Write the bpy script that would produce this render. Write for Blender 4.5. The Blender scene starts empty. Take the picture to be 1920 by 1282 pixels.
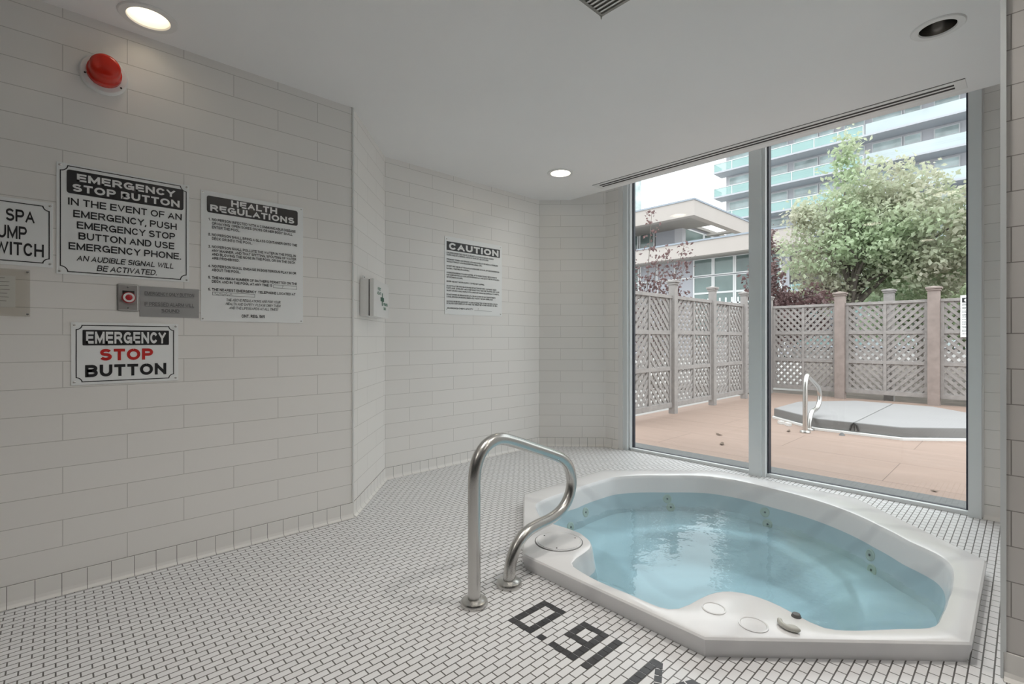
import bpy, bmesh, math, random
from mathutils import Vector, Matrix
C = bpy.context.scene.collection
PI = math.pi
rnd = random.Random(7)

# ------------------------------------------------------------------ camera
CAMH = 1.02
YAW = math.radians(46.7)
cam_d = bpy.data.cameras.new('camera')
cam = bpy.data.objects.new('camera', cam_d); C.objects.link(cam)
cam.location = (0, 0, CAMH)
cam.rotation_euler = (PI/2, 0, YAW - PI/2)
cam_d.sensor_width = 36.0
cam_d.lens = 36.0*908.0/1920.0
cam_d.shift_y = -5.0/1920.0
cam_d.clip_start = 0.02; cam_d.clip_end = 500
bpy.context.scene.camera = cam
# ------------------------------------------------------------------ sky
SKY = 4.5       # zenith of an overcast sky, three times its horizon
w = bpy.data.worlds.new('overcast_sky'); bpy.context.scene.world = w
w.use_nodes = True
wn = w.node_tree.nodes; wl = w.node_tree.links
wn.clear()
wo = wn.new('ShaderNodeOutputWorld'); wb = wn.new('ShaderNodeBackground')
wt = wn.new('ShaderNodeTexCoord'); ws = wn.new('ShaderNodeSeparateXYZ'); wr = wn.new('ShaderNodeValToRGB')
wl.new(wt.outputs['Generated'], ws.inputs[0]); wl.new(ws.outputs['Z'], wr.inputs[0])
wr.color_ramp.elements[0].position = 0.0; wr.color_ramp.elements[0].color = (0.325, 0.33, 0.34, 1)
wr.color_ramp.elements[1].position = 1.0; wr.color_ramp.elements[1].color = (0.97, 0.985, 1.0, 1)
wl.new(wr.outputs[0], wb.inputs[0]); wb.inputs[1].default_value = SKY
wl.new(wb.outputs[0], wo.inputs[0])
# ------------------------------------------------------------------ exposure
vs = bpy.context.scene.view_settings
vs.view_transform = 'Standard'; vs.look = 'None'; vs.gamma = 1.0; vs.exposure = 0.0
vs.use_curve_mapping = False
bpy.context.scene.cycles.max_bounces = 12
bpy.context.scene.cycles.diffuse_bounces = 10
bpy.context.scene.cycles.transparent_max_bounces = 24
LAMP_WARM = 7.0
LAMP_WINDOW = 70.0      # radiance of the lit ceiling lamps
LAMP_FILL = 225.0     # radiance of the unseen fill lamps added on the near side of the tub

# ------------------------------------------------------------------ materials
def newmat(name):
    m = bpy.data.materials.new(name); m.use_nodes = True
    nt = m.node_tree
    return m, nt, nt.nodes['Principled BSDF']
def plain(name, col, rough=0.5, metal=0.0, var=0.0, vscale=8.0, bump=0.0, bscale=60.0, spec=0.5):
    m, nt, p = newmat(name)
    p.inputs['Roughness'].default_value = rough
    p.inputs['Metallic'].default_value = metal
    p.inputs['Specular IOR Level'].default_value = spec
    p.inputs['Base Color'].default_value = (*col, 1)
    if var > 0 or bump > 0:
        tc = nt.nodes.new('ShaderNodeTexCoord')
    if var > 0:
        n = nt.nodes.new('ShaderNodeTexNoise'); n.inputs['Scale'].default_value = vscale
        n.inputs['Detail'].default_value = 4
        nt.links.new(tc.outputs['Object'], n.inputs['Vector'])
        r = nt.nodes.new('ShaderNodeValToRGB')
        r.color_ramp.elements[0].position = 0.3; r.color_ramp.elements[1].position = 0.7
        r.color_ramp.elements[0].color = (*[max(0, c*(1-var)) for c in col], 1)
        r.color_ramp.elements[1].color = (*[min(1, c*(1+var)) for c in col], 1)
        nt.links.new(n.outputs['Fac'], r.inputs[0]); nt.links.new(r.outputs[0], p.inputs['Base Color'])
    if bump > 0:
        n2 = nt.nodes.new('ShaderNodeTexNoise'); n2.inputs['Scale'].default_value = bscale
        nt.links.new(tc.outputs['Object'], n2.inputs['Vector'])
        b = nt.nodes.new('ShaderNodeBump'); b.inputs['Strength'].default_value = bump; b.inputs['Distance'].default_value = 0.005
        nt.links.new(n2.outputs['Fac'], b.inputs['Height']); nt.links.new(b.outputs[0], p.inputs['Normal'])
    return m
def brickmat(name, col, col2, grout, bw, rh, mortar, rough=0.3, offset=0.5, bump=0.25, smooth=0.1, spec=0.5, grain=None):
    m, nt, p = newmat(name)
    tc = nt.nodes.new('ShaderNodeTexCoord'); br = nt.nodes.new('ShaderNodeTexBrick')
    br.offset = offset; br.offset_frequency = 2; br.squash = 1.0
    br.inputs['Scale'].default_value = 1.0
    br.inputs['Brick Width'].default_value = bw; br.inputs['Row Height'].default_value = rh
    br.inputs['Mortar Size'].default_value = mortar; br.inputs['Mortar Smooth'].default_value = smooth
    br.inputs['Color1'].default_value = (*col, 1); br.inputs['Color2'].default_value = (*col2, 1)
    br.inputs['Mortar'].default_value = (*grout, 1)
    nt.links.new(tc.outputs['UV'], br.inputs['Vector'])
    last = br.outputs['Color']
    if grain:
        mp = nt.nodes.new('ShaderNodeMapping'); mp.inputs['Scale'].default_value = grain[0]
        n = nt.nodes.new('ShaderNodeTexNoise'); n.inputs['Scale'].default_value = 1.0; n.inputs['Detail'].default_value = 6
        nt.links.new(tc.outputs['UV'], mp.inputs[0]); nt.links.new(mp.outputs[0], n.inputs['Vector'])
        r = nt.nodes.new('ShaderNodeValToRGB')
        r.color_ramp.elements[0].position = 0.3; r.color_ramp.elements[1].position = 0.7
        g = grain[1]
        r.color_ramp.elements[0].color = (1-g, 1-g, 1-g, 1); r.color_ramp.elements[1].color = (1, 1, 1, 1)
        nt.links.new(n.outputs['Fac'], r.inputs[0])
        mx = nt.nodes.new('ShaderNodeMix'); mx.data_type = 'RGBA'; mx.blend_type = 'MULTIPLY'
        mx.inputs[0].default_value = 1.0
        nt.links.new(last, mx.inputs[6]); nt.links.new(r.outputs[0], mx.inputs[7]); last = mx.outputs[2]
    nt.links.new(last, p.inputs['Base Color'])
    p.inputs['Roughness'].default_value = rough; p.inputs['Specular IOR Level'].default_value = spec
    if bump:
        inv = nt.nodes.new('ShaderNodeMath'); inv.operation = 'SUBTRACT'; inv.inputs[0].default_value = 1.0
        nt.links.new(br.outputs['Fac'], inv.inputs[1])
        b = nt.nodes.new('ShaderNodeBump'); b.inputs['Strength'].default_value = bump; b.inputs['Distance'].default_value = 0.002
        nt.links.new(inv.outputs[0], b.inputs['Height']); nt.links.new(b.outputs[0], p.inputs['Normal'])
    return m
def glassmat(name, tint=(0.97, 0.99, 0.98), ior=1.45, rough=0.0, ripple=None):
    m = bpy.data.materials.new(name); m.use_nodes = True
    nt = m.node_tree; nt.nodes.clear()
    o = nt.nodes.new('ShaderNodeOutputMaterial'); mx = nt.nodes.new('ShaderNodeMixShader')
    t = nt.nodes.new('ShaderNodeBsdfTransparent'); g = nt.nodes.new('ShaderNodeBsdfGlossy'); lw = nt.nodes.new('ShaderNodeLayerWeight'); pw = nt.nodes.new('ShaderNodeMath'); f = nt.nodes.new('ShaderNodeMath')
    t.inputs[0].default_value = (*tint, 1); g.inputs['Roughness'].default_value = rough
    r0 = ((ior-1)/(ior+1))**2
    lw.inputs['Blend'].default_value = 0.5
    pw.operation = 'POWER'; pw.inputs[1].default_value = 5.0
    f.operation = 'MULTIPLY_ADD'; f.inputs[1].default_value = 1-r0; f.inputs[2].default_value = r0
    nt.links.new(lw.outputs['Facing'], pw.inputs[0]); nt.links.new(pw.outputs[0], f.inputs[0])
    nt.links.new(f.outputs[0], mx.inputs[0]); nt.links.new(t.outputs[0], mx.inputs[1]); nt.links.new(g.outputs[0], mx.inputs[2])
    nt.links.new(mx.outputs[0], o.inputs[0])
    if ripple:
        tc = nt.nodes.new('ShaderNodeTexCoord')
        n = nt.nodes.new('ShaderNodeTexNoise'); n.inputs['Scale'].default_value = ripple[0]; n.inputs['Detail'].default_value = 3
        nt.links.new(tc.outputs['Object'], n.inputs['Vector'])
        b = nt.nodes.new('ShaderNodeBump'); b.inputs['Strength'].default_value = ripple[1]; b.inputs['Distance'].default_value = 0.01
        nt.links.new(n.outputs['Fac'], b.inputs['Height'])
        nt.links.new(b.outputs[0], g.inputs['Normal'])
    return m
def emitmat(name, col, strength):
    m = bpy.data.materials.new(name); m.use_nodes = True
    nt = m.node_tree; nt.nodes.clear()
    o = nt.nodes.new('ShaderNodeOutputMaterial'); e = nt.nodes.new('ShaderNodeEmission')
    e.inputs[0].default_value = (*col, 1); e.inputs[1].default_value = strength
    nt.links.new(e.outputs[0], o.inputs[0]); return m
def marble(name):
    m, nt, p = newmat(name)
    tc = nt.nodes.new('ShaderNodeTexCoord')
    wv = nt.nodes.new('ShaderNodeTexWave'); wv.wave_type = 'BANDS'; wv.bands_direction = 'DIAGONAL'
    wv.inputs['Scale'].default_value = 1.3; wv.inputs['Distortion'].default_value = 7.0
    wv.inputs['Detail'].default_value = 3.0; wv.inputs['Detail Scale'].default_value = 1.2
    nt.links.new(tc.outputs['Object'], wv.inputs['Vector'])
    r = nt.nodes.new('ShaderNodeValToRGB')
    r.color_ramp.elements[0].position = 0.0; r.color_ramp.elements[0].color = (0.74, 0.74, 0.755, 1)
    r.color_ramp.elements[1].position = 0.25; r.color_ramp.elements[1].color = (0.82, 0.82, 0.83, 1)
    nt.links.new(wv.outputs['Fac'], r.inputs[0]); nt.links.new(r.outputs[0], p.inputs['Base Color'])
    p.inputs['Roughness'].default_value = 0.16
    return m
def leafmat(name, c1, c2, scale=1.2):
    m, nt, p = newmat(name)
    g = nt.nodes.new('ShaderNodeNewGeometry'); n = nt.nodes.new('ShaderNodeTexNoise')
    n.inputs['Scale'].default_value = scale; n.inputs['Detail'].default_value = 6
    nt.links.new(g.outputs['Position'], n.inputs['Vector'])
    r = nt.nodes.new('ShaderNodeValToRGB')
    r.color_ramp.elements[0].position = 0.38; r.color_ramp.elements[1].position = 0.62
    r.color_ramp.elements[0].color = (*c1, 1); r.color_ramp.elements[1].color = (*c2, 1)
    nt.links.new(n.outputs['Fac'], r.inputs[0]); nt.links.new(r.outputs[0], p.inputs['Base Color'])
    p.inputs['Roughness'].default_value = 0.45
    tl = nt.nodes.new('ShaderNodeBsdfTranslucent'); mx = nt.nodes.new('ShaderNodeMixShader'); mx.inputs[0].default_value = 0.4
    nt.links.new(r.outputs[0], tl.inputs[0])
    nt.links.new(p.outputs[0], mx.inputs[1]); nt.links.new(tl.outputs[0], mx.inputs[2])
    nt.links.new(mx.outputs[0], nt.nodes['Material Output'].inputs[0])
    return m

M = {}
TW, TH = 0.4085, 0.1061
WT = (0.83, 0.815, 0.79); WT2 = (0.81, 0.795, 0.77); WG = (0.55, 0.535, 0.51)
M['tile'] = brickmat('ceramic_wall_tile', WT, WT2, WG, TW, TH, 0.0014, 0.28, bump=0.3)
M['base'] = brickmat('ceramic_base_tile', WT2, WT2, (0.25, 0.24, 0.23), 0.0767, 0.0827, 0.0012, 0.3, offset=0.0, bump=0.3)
M['shadedtile'] = brickmat('shaded_wall_tile', (0.66, 0.635, 0.615), (0.64, 0.615, 0.595), (0.30, 0.28, 0.265), TW, TH, 0.0016, 0.3, bump=0.3)  # wall tile darkened to carry the shade of the right wall's end
MX = 0.0278
M['mosaic'] = brickmat('floor_mosaic', (0.82, 0.82, 0.83), (0.77, 0.77, 0.78), (0.115, 0.11, 0.105), 2*MX, MX, 0.0021, 0.32, bump=0.35)
M['hallwall'] = plain('bounce_cut_hall_wall', (0.16, 0.165, 0.17), 0.6)  # dark tone made up for the unseen hall walls, to cut bounce
M['blacktile'] = plain('black_mosaic_tile', (0.045, 0.045, 0.05), 0.35, var=0.25, vscale=25)
M['ceil'] = plain('ceiling_paint', (0.87, 0.87, 0.87), 0.75, var=0.01, vscale=2, spec=0.2)
M['white'] = plain('white_paint', (0.78, 0.78, 0.77), 0.35)
M['signwhite'] = plain('white_sign_plastic', (0.86, 0.88, 0.88), 0.3)
M['signtext'] = plain('black_sign_ink', (0.018, 0.018, 0.02), 0.4)
M['whitetext'] = plain('white_sign_ink', (0.80, 0.81, 0.81), 0.4)
M['redtext'] = plain('red_sign_ink', (0.52, 0.022, 0.02), 0.4)
M['greentext'] = plain('green_print', (0.02, 0.14, 0.085), 0.4)
M['greytext'] = plain('engraved_letters', (0.13, 0.13, 0.13), 0.5)
M['steel'] = plain('brushed_steel', (0.60, 0.59, 0.57), 0.27, 1.0)
M['brushplate'] = plain('plate_steel', (0.52, 0.51, 0.50), 0.42, 1.0)
M['alum'] = plain('painted_aluminium', (0.72, 0.765, 0.78), 0.38, 0.0)
M['alumlight'] = plain('light_glazing_bead', (0.72, 0.75, 0.76), 0.4)
M['gasket'] = plain('dark_gasket', (0.03, 0.035, 0.05), 0.5)
M['plaque'] = plain('grey_plaque', (0.40, 0.40, 0.40), 0.35, 0.2)
M['glass'] = glassmat('window_glass', (0.96, 0.98, 0.975))
M['acrylic'] = glassmat('clear_acrylic', (0.93, 0.92, 0.90), 1.4)
M['water'] = glassmat('spa_water', (0.635, 0.80, 0.855), 1.33, 0.0, ripple=(9.0, 0.22))
M['marble'] = marble('white_marble_acrylic')
M['jet'] = plain('cream_jet_plastic', (0.72, 0.71, 0.60), 0.35)
M['dark'] = plain('dark_recess', (0.02, 0.02, 0.02), 0.6)
M['greyplastic'] = plain('grey_plastic', (0.56, 0.56, 0.52), 0.35)
M['red'] = None
mr, ntr, pr = newmat('red_lens_plastic')
pr.inputs['Base Color'].default_value = (0.62, 0.025, 0.01, 1); pr.inputs['Roughness'].default_value = 0.18
pr.inputs['Subsurface Weight'].default_value = 0.3; pr.inputs['Subsurface Radius'].default_value = (0.05, 0.005, 0.003)
M['red'] = mr
M['redbutton'] = plain('red_button_plastic', (0.42, 0.012, 0.02), 0.3)
M['ventmetal'] = plain('dusty_vent_metal', (0.30, 0.29, 0.27), 0.5, 0.3, var=0.2, vscale=40)
M['chrome'] = plain('reflector_metal', (0.55, 0.53, 0.51), 0.2, 1.0)
M['lampwarm'] = emitmat('warm_lamp_lens', (1.0, 0.86, 0.66), LAMP_WARM)
M['lampwindow'] = emitmat('window_lamp_lens', (1.0, 0.90, 0.74), LAMP_WINDOW)
M['lampfill'] = emitmat('fill_lamp_lens', (1.0, 0.95, 0.88), LAMP_FILL)
M['cone'] = plain('white_lamp_cone', (0.82, 0.80, 0.74), 0.35)
M['fence'] = plain('weathered_grey_timber', (0.320, 0.300, 0.290), 0.8, var=0.12, vscale=14, bump=0.3, bscale=50, spec=0.2)
M['fencepink'] = plain('pinkish_cedar_timber', (0.300, 0.250, 0.230), 0.8, var=0.12, vscale=9, bump=0.2, bscale=50, spec=0.2)
M['deck'] = brickmat('salmon_deck_boards', (0.315, 0.232, 0.192), (0.302, 0.222, 0.184), (0.170, 0.120, 0.100), 1.79, 0.72, 0.003, 0.75, bump=0.1, spec=0.2, grain=((1.2, 9.0, 1), 0.10))
M['sill'] = plain('concrete_threshold', (0.125, 0.13, 0.13), 0.8, var=0.12, vscale=30)
M['ground'] = plain('pale_paving', (0.313, 0.303, 0.292), 0.9, var=0.1, vscale=0.8)
M['soil'] = plain('dark_soil', (0.102, 0.085, 0.071), 0.95, var=0.35, vscale=5)
M['cover'] = plain('grey_vinyl_cover', (0.252, 0.246, 0.249), 0.55, var=0.03, vscale=3, bump=0.1, bscale=200)
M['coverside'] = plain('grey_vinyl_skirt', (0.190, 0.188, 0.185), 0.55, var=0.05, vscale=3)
M['strap'] = plain('black_strap', (0.03, 0.03, 0.03), 0.6)
M['stucco'] = plain('cream_stucco', (0.47, 0.43, 0.405), 0.9, var=0.02, vscale=1)
M['flash'] = plain('blue_grey_flashing', (0.313, 0.354, 0.408), 0.5)
M['panelwhite'] = plain('white_wall_panel', (0.381, 0.388, 0.428), 0.5)
M['soffit'] = plain('soffit_board', (0.354, 0.333, 0.313), 0.8)
M['winframe'] = plain('white_window_frame', (0.660, 0.670, 0.680), 0.5)
M['winglass'] = plain('tinted_building_glass', (0.136, 0.190, 0.184), 0.06, 0.0, var=0.35, vscale=0.6, spec=0.8)
M['aqua'] = glassmat('aqua_railing_glass', (0.50, 0.74, 0.72), 1.5)
maq, ntq, pq = newmat('aqua_railing_panel')
pq.inputs['Base Color'].default_value = (0.36, 0.56, 0.545, 1); pq.inputs['Roughness'].default_value = 0.08; pq.inputs['Alpha'].default_value = 0.6
M['aqua'] = maq
M['frost'] = plain('frosted_railing_panel', (0.476, 0.551, 0.571), 0.1, var=0.12, vscale=0.25)
M['slab'] = plain('grey_concrete_slab', (0.480, 0.500, 0.540), 0.85)
M['towerwall'] = plain('grey_tower_wall', (0.550, 0.550, 0.580), 0.8)
M['towerglass'] = plain('teal_tower_glass', (0.460, 0.550, 0.550), 0.05, var=0.4, vscale=0.5, spec=0.8)
M['bark'] = plain('grey_brown_bark', (0.156, 0.136, 0.119), 0.9, var=0.25, vscale=8)
M['leafgreen'] = leafmat('olive_green_leaf', (0.580, 0.560, 0.460), (0.420, 0.520, 0.330), 0.55)
M['leafolive'] = leafmat('pale_olive_leaf', (0.580, 0.560, 0.460), (0.480, 0.510, 0.370), 0.9)
M['leafdeep'] = leafmat('deep_green_leaf', (0.320, 0.420, 0.260), (0.400, 0.480, 0.330), 0.8)
M['leafbright'] = leafmat('pale_green_leaf', (0.272, 0.320, 0.190), (0.218, 0.272, 0.163), 1.2)
M['leafplum'] = leafmat('plum_purple_leaf', (0.136, 0.082, 0.085), (0.184, 0.109, 0.105), 3.0)
M['leafdry'] = plain('dry_leaf', (0.136, 0.095, 0.068), 0.8)

# ------------------------------------------------------------------ mesh helpers
class MB:
    def __init__(s): s.bm = bmesh.new()
    def quad(s, pts):
        return s.bm.faces.new([s.bm.verts.new(p) for p in pts])
    def box(s, x0, x1, y0, y1, z0, z1, bev=0.0):
        v = [s.bm.verts.new((x, y, z)) for z in (z0, z1) for x, y in ((x0, y0), (x1, y0), (x1, y1), (x0, y1))]
        fs = [s.bm.faces.new([v[i] for i in f]) for f in ((3, 2, 1, 0), (4, 5, 6, 7), (0, 1, 5, 4), (1, 2, 6, 5), (2, 3, 7, 6), (3, 0, 4, 7))]
        if bev > 0:
            es = list({e for f in fs for e in f.edges})
            bmesh.ops.bevel(s.bm, geom=es, offset=bev, segments=2, affect='EDGES', profile=0.5)
        return s
    def prism(s, pts, z0, z1, bev=0.0):          # pts ccw polygon in XY
        a = [s.bm.verts.new((p[0], p[1], z0)) for p in pts]; b = [s.bm.verts.new((p[0], p[1], z1)) for p in pts]
        n = len(pts); fs = [s.bm.faces.new(a[::-1]), s.bm.faces.new(b)]
        for i in range(n): fs.append(s.bm.faces.new([a[i], a[(i+1) % n], b[(i+1) % n], b[i]]))
        if bev > 0:
            es = list(fs[1].edges)
            bmesh.ops.bevel(s.bm, geom=es, offset=bev, segments=2, affect='EDGES', profile=0.5)
        return s
    def tube(s, path, r, n=12, cap=True):
        P = [Vector(p) for p in path]; rings = []
        rr = r if isinstance(r, (list, tuple)) else [r]*len(P)
        t0 = (P[1]-P[0]).normalized()
        nrm = t0.orthogonal().normalized()
        for i, p in enumerate(P):
            t = (P[min(i+1, len(P)-1)] - P[max(i-1, 0)]).normalized()
            nrm = (nrm - t*nrm.dot(t)).normalized(); bn = t.cross(nrm)
            rings.append([s.bm.verts.new(p + rr[i]*(math.cos(2*PI*k/n)*nrm + math.sin(2*PI*k/n)*bn)) for k in range(n)])
        for i in range(len(rings)-1):
            for k in range(n):
                s.bm.faces.new([rings[i][k], rings[i][(k+1) % n], rings[i+1][(k+1) % n], rings[i+1][k]])
        if cap:
            s.bm.faces.new(rings[0][::-1]); s.bm.faces.new(rings[-1])
        return s
    def lathe(s, prof, c=(0, 0, 0), axis='Z', n=40, close=True):    # prof: (r, h) pairs
        c = Vector(c); rings = []
        def pt(r, h, a):
            x, y = r*math.cos(a), r*math.sin(a)
            if axis == 'Z': return c + Vector((x, y, h))
            if axis == '-Y': return c + Vector((x, -h, y))
            if axis == '-X': return c + Vector((-h, -x, y))
        for r, h in prof:
            if r < 1e-6: rings.append([s.bm.verts.new(pt(0, h, 0))])
            else: rings.append([s.bm.verts.new(pt(r, h, 2*PI*k/n)) for k in range(n)])
        for a, b in zip(rings, rings[1:]):
            for k in range(n):
                k2 = (k+1) % n
                if len(a) == 1 and len(b) == 1: continue
                if len(a) == 1: s.bm.faces.new([a[0], b[k2], b[k]])
                elif len(b) == 1: s.bm.faces.new([a[k], a[k2], b[0]])
                else: s.bm.faces.new([a[k], a[k2], b[k2], b[k]])
        return s
    def obox(s, c, ax, ay, az, hx, hy, hz):      # oriented box
        c = Vector(c); ax, ay, az = Vector(ax), Vector(ay), Vector(az)
        v = [s.bm.verts.new(c + ax*hx*i + ay*hy*j + az*hz*k) for k in (-1, 1) for i, j in ((-1, -1), (1, -1), (1, 1), (-1, 1))]
        for f in ((3, 2, 1, 0), (4, 5, 6, 7), (0, 1, 5, 4), (1, 2, 6, 5), (2, 3, 7, 6), (3, 0, 4, 7)):
            s.bm.faces.new([v[i] for i in f])
        return s
    def mesh(s, name, smooth=False, angle=40):
        bmesh.ops.recalc_face_normals(s.bm, faces=s.bm.faces)
        me = bpy.data.meshes.new(name); s.bm.to_mesh(me); s.bm.free()
        if smooth:
            me.polygons.foreach_set('use_smooth', [True]*len(me.polygons))
            me.set_sharp_from_angle(angle=math.radians(angle))
        return me

def world_of(o):
    m = Matrix.Identity(4)
    while o is not None:
        m = o.matrix_basis @ m; o = o.parent
    return m
def tag(o, label=None, cat=None, group=None, kind=None):
    if label: o['label'] = label
    if cat: o['category'] = cat
    if group: o['group'] = group
    if kind: o['kind'] = kind
    return o
def empty(name, loc, label, cat, group=None, rz=0.0):
    o = bpy.data.objects.new(name, None); C.objects.link(o)
    o.empty_display_size = 0.1
    o.location = loc; o.rotation_euler = (0, 0, rz)
    return tag(o, label, cat, group)
def put(name, mb, mat, parent=None, smooth=False, local=False, angle=40, label=None):
    """a mesh given in world coordinates (local=True: in its parent's) linked as one object"""
    me = mb if isinstance(mb, bpy.types.Mesh) else mb.mesh(name, smooth, angle)
    o = bpy.data.objects.new(name, me); C.objects.link(o)
    for mm in (mat if isinstance(mat, (list, tuple)) else [mat]): me.materials.append(mm)
    if parent is not None:
        if not local: me.transform(world_of(parent).inverted())
        o.parent = parent
    if label: o['label'] = label
    return o
def solo(name, mb, mat, label, cat, group=None, smooth=False, angle=40, origin=None):
    """one thing that is one mesh; its origin sits at the base of its box"""
    o = put(name, mb, mat, None, smooth, angle=angle)
    co = [v.co for v in o.data.vertices]
    if origin is None:
        lo = [min(c[i] for c in co) for i in range(3)]; hi = [max(c[i] for c in co) for i in range(3)]
        origin = ((lo[0]+hi[0])/2, (lo[1]+hi[1])/2, lo[2])
    o.data.transform(Matrix.Translation(-Vector(origin))); o.location = origin
    return tag(o, label, cat, group)
def struct(name, mb, mat, smooth=False, parent=None):
    o = put(name, mb, mat, parent, smooth)
    o['kind'] = 'structure'; return o
def copy_tree(o, parent=None):
    c = o.copy(); C.objects.link(c)
    if parent is not None: c.parent = parent
    for ch in [x for x in KIDS.get(o.name, [])]: copy_tree(ch, c)
    return c
KIDS = {}
def index_kids():
    KIDS.clear()
    for o in C.objects:
        if o.parent: KIDS.setdefault(o.parent.name, []).append(o)
def set_uv(o, fn):
    uv = o.data.uv_layers.new(name='UVMap') if not o.data.uv_layers else o.data.uv_layers[0]
    me = o.data
    for p in me.polygons:
        for li in p.loop_indices:
            uv.data[li].uv = fn(me.vertices[me.loops[li].vertex_index].co, p.normal)

# ---- lettering
def _arc(cx, cy, rx, ry, a0, a1, n=9):
    return [(cx+rx*math.cos(math.radians(a0+(a1-a0)*k/n)), cy+ry*math.sin(math.radians(a0+(a1-a0)*k/n))) for k in range(n+1)]
def _bowl(x0, x1, y0, y1, r=0.45):      # right-hand bowl from (x0, y0) round to (x0, y1)
    ry = (y1-y0)/2; return [(x0, y0), (x1-r, y0)] + _arc(x1-r, y0+ry, r, ry, -90, 90)[1:-1] + [(x1-r, y1), (x0, y1)]
_O = _arc(0.5, 0.5, 0.5, 0.5, 90, 450, 24)
# plain grotesque capitals drawn as strokes: (width, [(points, squared ends)])
GLYPHS = {
 'A': (0.95, [([(0, 0), (0.5, 1), (1, 0)], 1), ([(0.2, 0.33), (0.8, 0.33)], 0)]),
 'B': (0.90, [([(0, 0), (0, 1)], 1), (_bowl(0, 0.95, 0.53, 1, 0.4), 0), (_bowl(0, 1, 0, 0.53, 0.4), 0)]),
 'C': (0.93, [(_arc(0.5, 0.5, 0.5, 0.5, 30, 330, 20), 0)]),
 'D': (0.94, [([(0, 0), (0, 1)], 1), (_bowl(0, 1, 0, 1, 0.55), 0)]),
 'E': (0.84, [([(0, 0), (0, 1)], 1), ([(0, 1), (1, 1)], 1), ([(0, 0.52), (0.92, 0.52)], 1), ([(0, 0), (1, 0)], 1)]),
 'F': (0.80, [([(0, 0), (0, 1)], 1), ([(0, 1), (1, 1)], 1), ([(0, 0.5), (0.9, 0.5)], 1)]),
 'G': (1.02, [(_arc(0.5, 0.5, 0.5, 0.5, 40, 340, 20), 0), ([(0.55, 0.46), (1, 0.46), (1, 0)], 1)]),
 'H': (0.94, [([(0, 0), (0, 1)], 1), ([(1, 0), (1, 1)], 1), ([(0, 0.5), (1, 0.5)], 0)]),
 'I': (0.0, [([(0.5, 0), (0.5, 1)], 1)]),
 'J': (0.72, [([(1, 1), (1, 0.35)] + _arc(0.5, 0.35, 0.5, 0.35, 0, -170, 10)[1:], 0)]),
 'K': (0.92, [([(0, 0), (0, 1)], 1), ([(1, 1), (0.05, 0.38)], 1), ([(0.36, 0.6), (1, 0)], 1)]),
 'L': (0.76, [([(0, 0), (0, 1)], 1), ([(0, 0), (1, 0)], 1)]),
 'M': (1.08, [([(0, 0), (0, 1)], 1), ([(1, 0), (1, 1)], 1), ([(0, 1), (0.5, 0.08), (1, 1)], 0)]),
 'N': (0.95, [([(0, 0), (0, 1)], 1), ([(1, 0), (1, 1)], 1), ([(0, 1), (1, 0)], 0)]),
 'O': (1.04, [(_O, 0)]), 'Q': (1.04, [(_O, 0), ([(0.6, 0.28), (0.95, 0.0)], 1)]),
 'P': (0.88, [([(0, 0), (0, 1)], 1), (_bowl(0, 1, 0.45, 1, 0.4), 0)]),
 'R': (0.94, [([(0, 0), (0, 1)], 1), (_bowl(0, 0.96, 0.48, 1, 0.4), 0), ([(0.55, 0.48), (0.98, 0)], 1)]),
 'S': (0.88, [(_arc(0.5, 0.755, 0.46, 0.245, 20, 250, 12) + _arc(0.5, 0.26, 0.5, 0.26, 70, -160, 12), 0)]),
 'T': (0.84, [([(0.5, 0), (0.5, 1)], 1), ([(0, 1), (1, 1)], 1)]),
 'U': (0.92, [([(0, 1), (0, 0.42)] + _arc(0.5, 0.42, 0.5, 0.42, 180, 360, 12)[1:-1] + [(1, 0.42), (1, 1)], 1)]),
 'V': (0.92, [([(0, 1), (0.5, 0), (1, 1)], 1)]),
 'W': (1.32, [([(0, 1), (0.26, 0), (0.5, 0.95), (0.74, 0), (1, 1)], 1)]),
 'X': (0.90, [([(0, 0), (1, 1)], 1), ([(0, 1), (1, 0)], 1)]),
 'Y': (0.92, [([(0, 1), (0.5, 0.46), (1, 1)], 1), ([(0.5, 0.46), (0.5, 0)], 1)]),
 'Z': (0.84, [([(0, 1), (1, 1), (0, 0), (1, 0)], 1)]),
 '0': (0.74, [(_O, 0)]), '1': (0.42, [([(0.1, 0.78), (0.9, 1), (0.9, 0)], 1)]),
 '2': (0.74, [(_arc(0.5, 0.72, 0.48, 0.28, 175, -25, 10) + [(0, 0), (1, 0)], 1)]),
 '3': (0.74, [(_arc(0.48, 0.76, 0.42, 0.24, 160, -90, 10), 0), (_arc(0.48, 0.26, 0.5, 0.26, 90, -165, 10), 0)]),
 '4': (0.76, [([(0.72, 0), (0.72, 1), (0, 0.28), (1, 0.28)], 1)]),
 '5': (0.74, [([(0.92, 1), (0.15, 1), (0.08, 0.52)], 1), (_arc(0.48, 0.33, 0.5, 0.33, 140, -160, 12), 0)]),
 '6': (0.74, [(_arc(0.5, 0.33, 0.5, 0.33, 0, 360, 16), 0), (_arc(0.62, 0.4, 0.62, 0.6, 75, 185, 8), 0)]),
 '7': (0.72, [([(0, 1), (1, 1), (0.3, 0)], 1)]),
 '.': (0.0, [([(0.5, -0.02), (0.5, 0.0)], 2)]), ',': (0.0, [([(0.6, 0.04), (0.4, -0.2)], 3)]), '!': (0.0, [([(0.5, 0.34), (0.5, 1)], 1), ([(0.5, -0.02), (0.5, 0.0)], 2)]),
}
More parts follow.
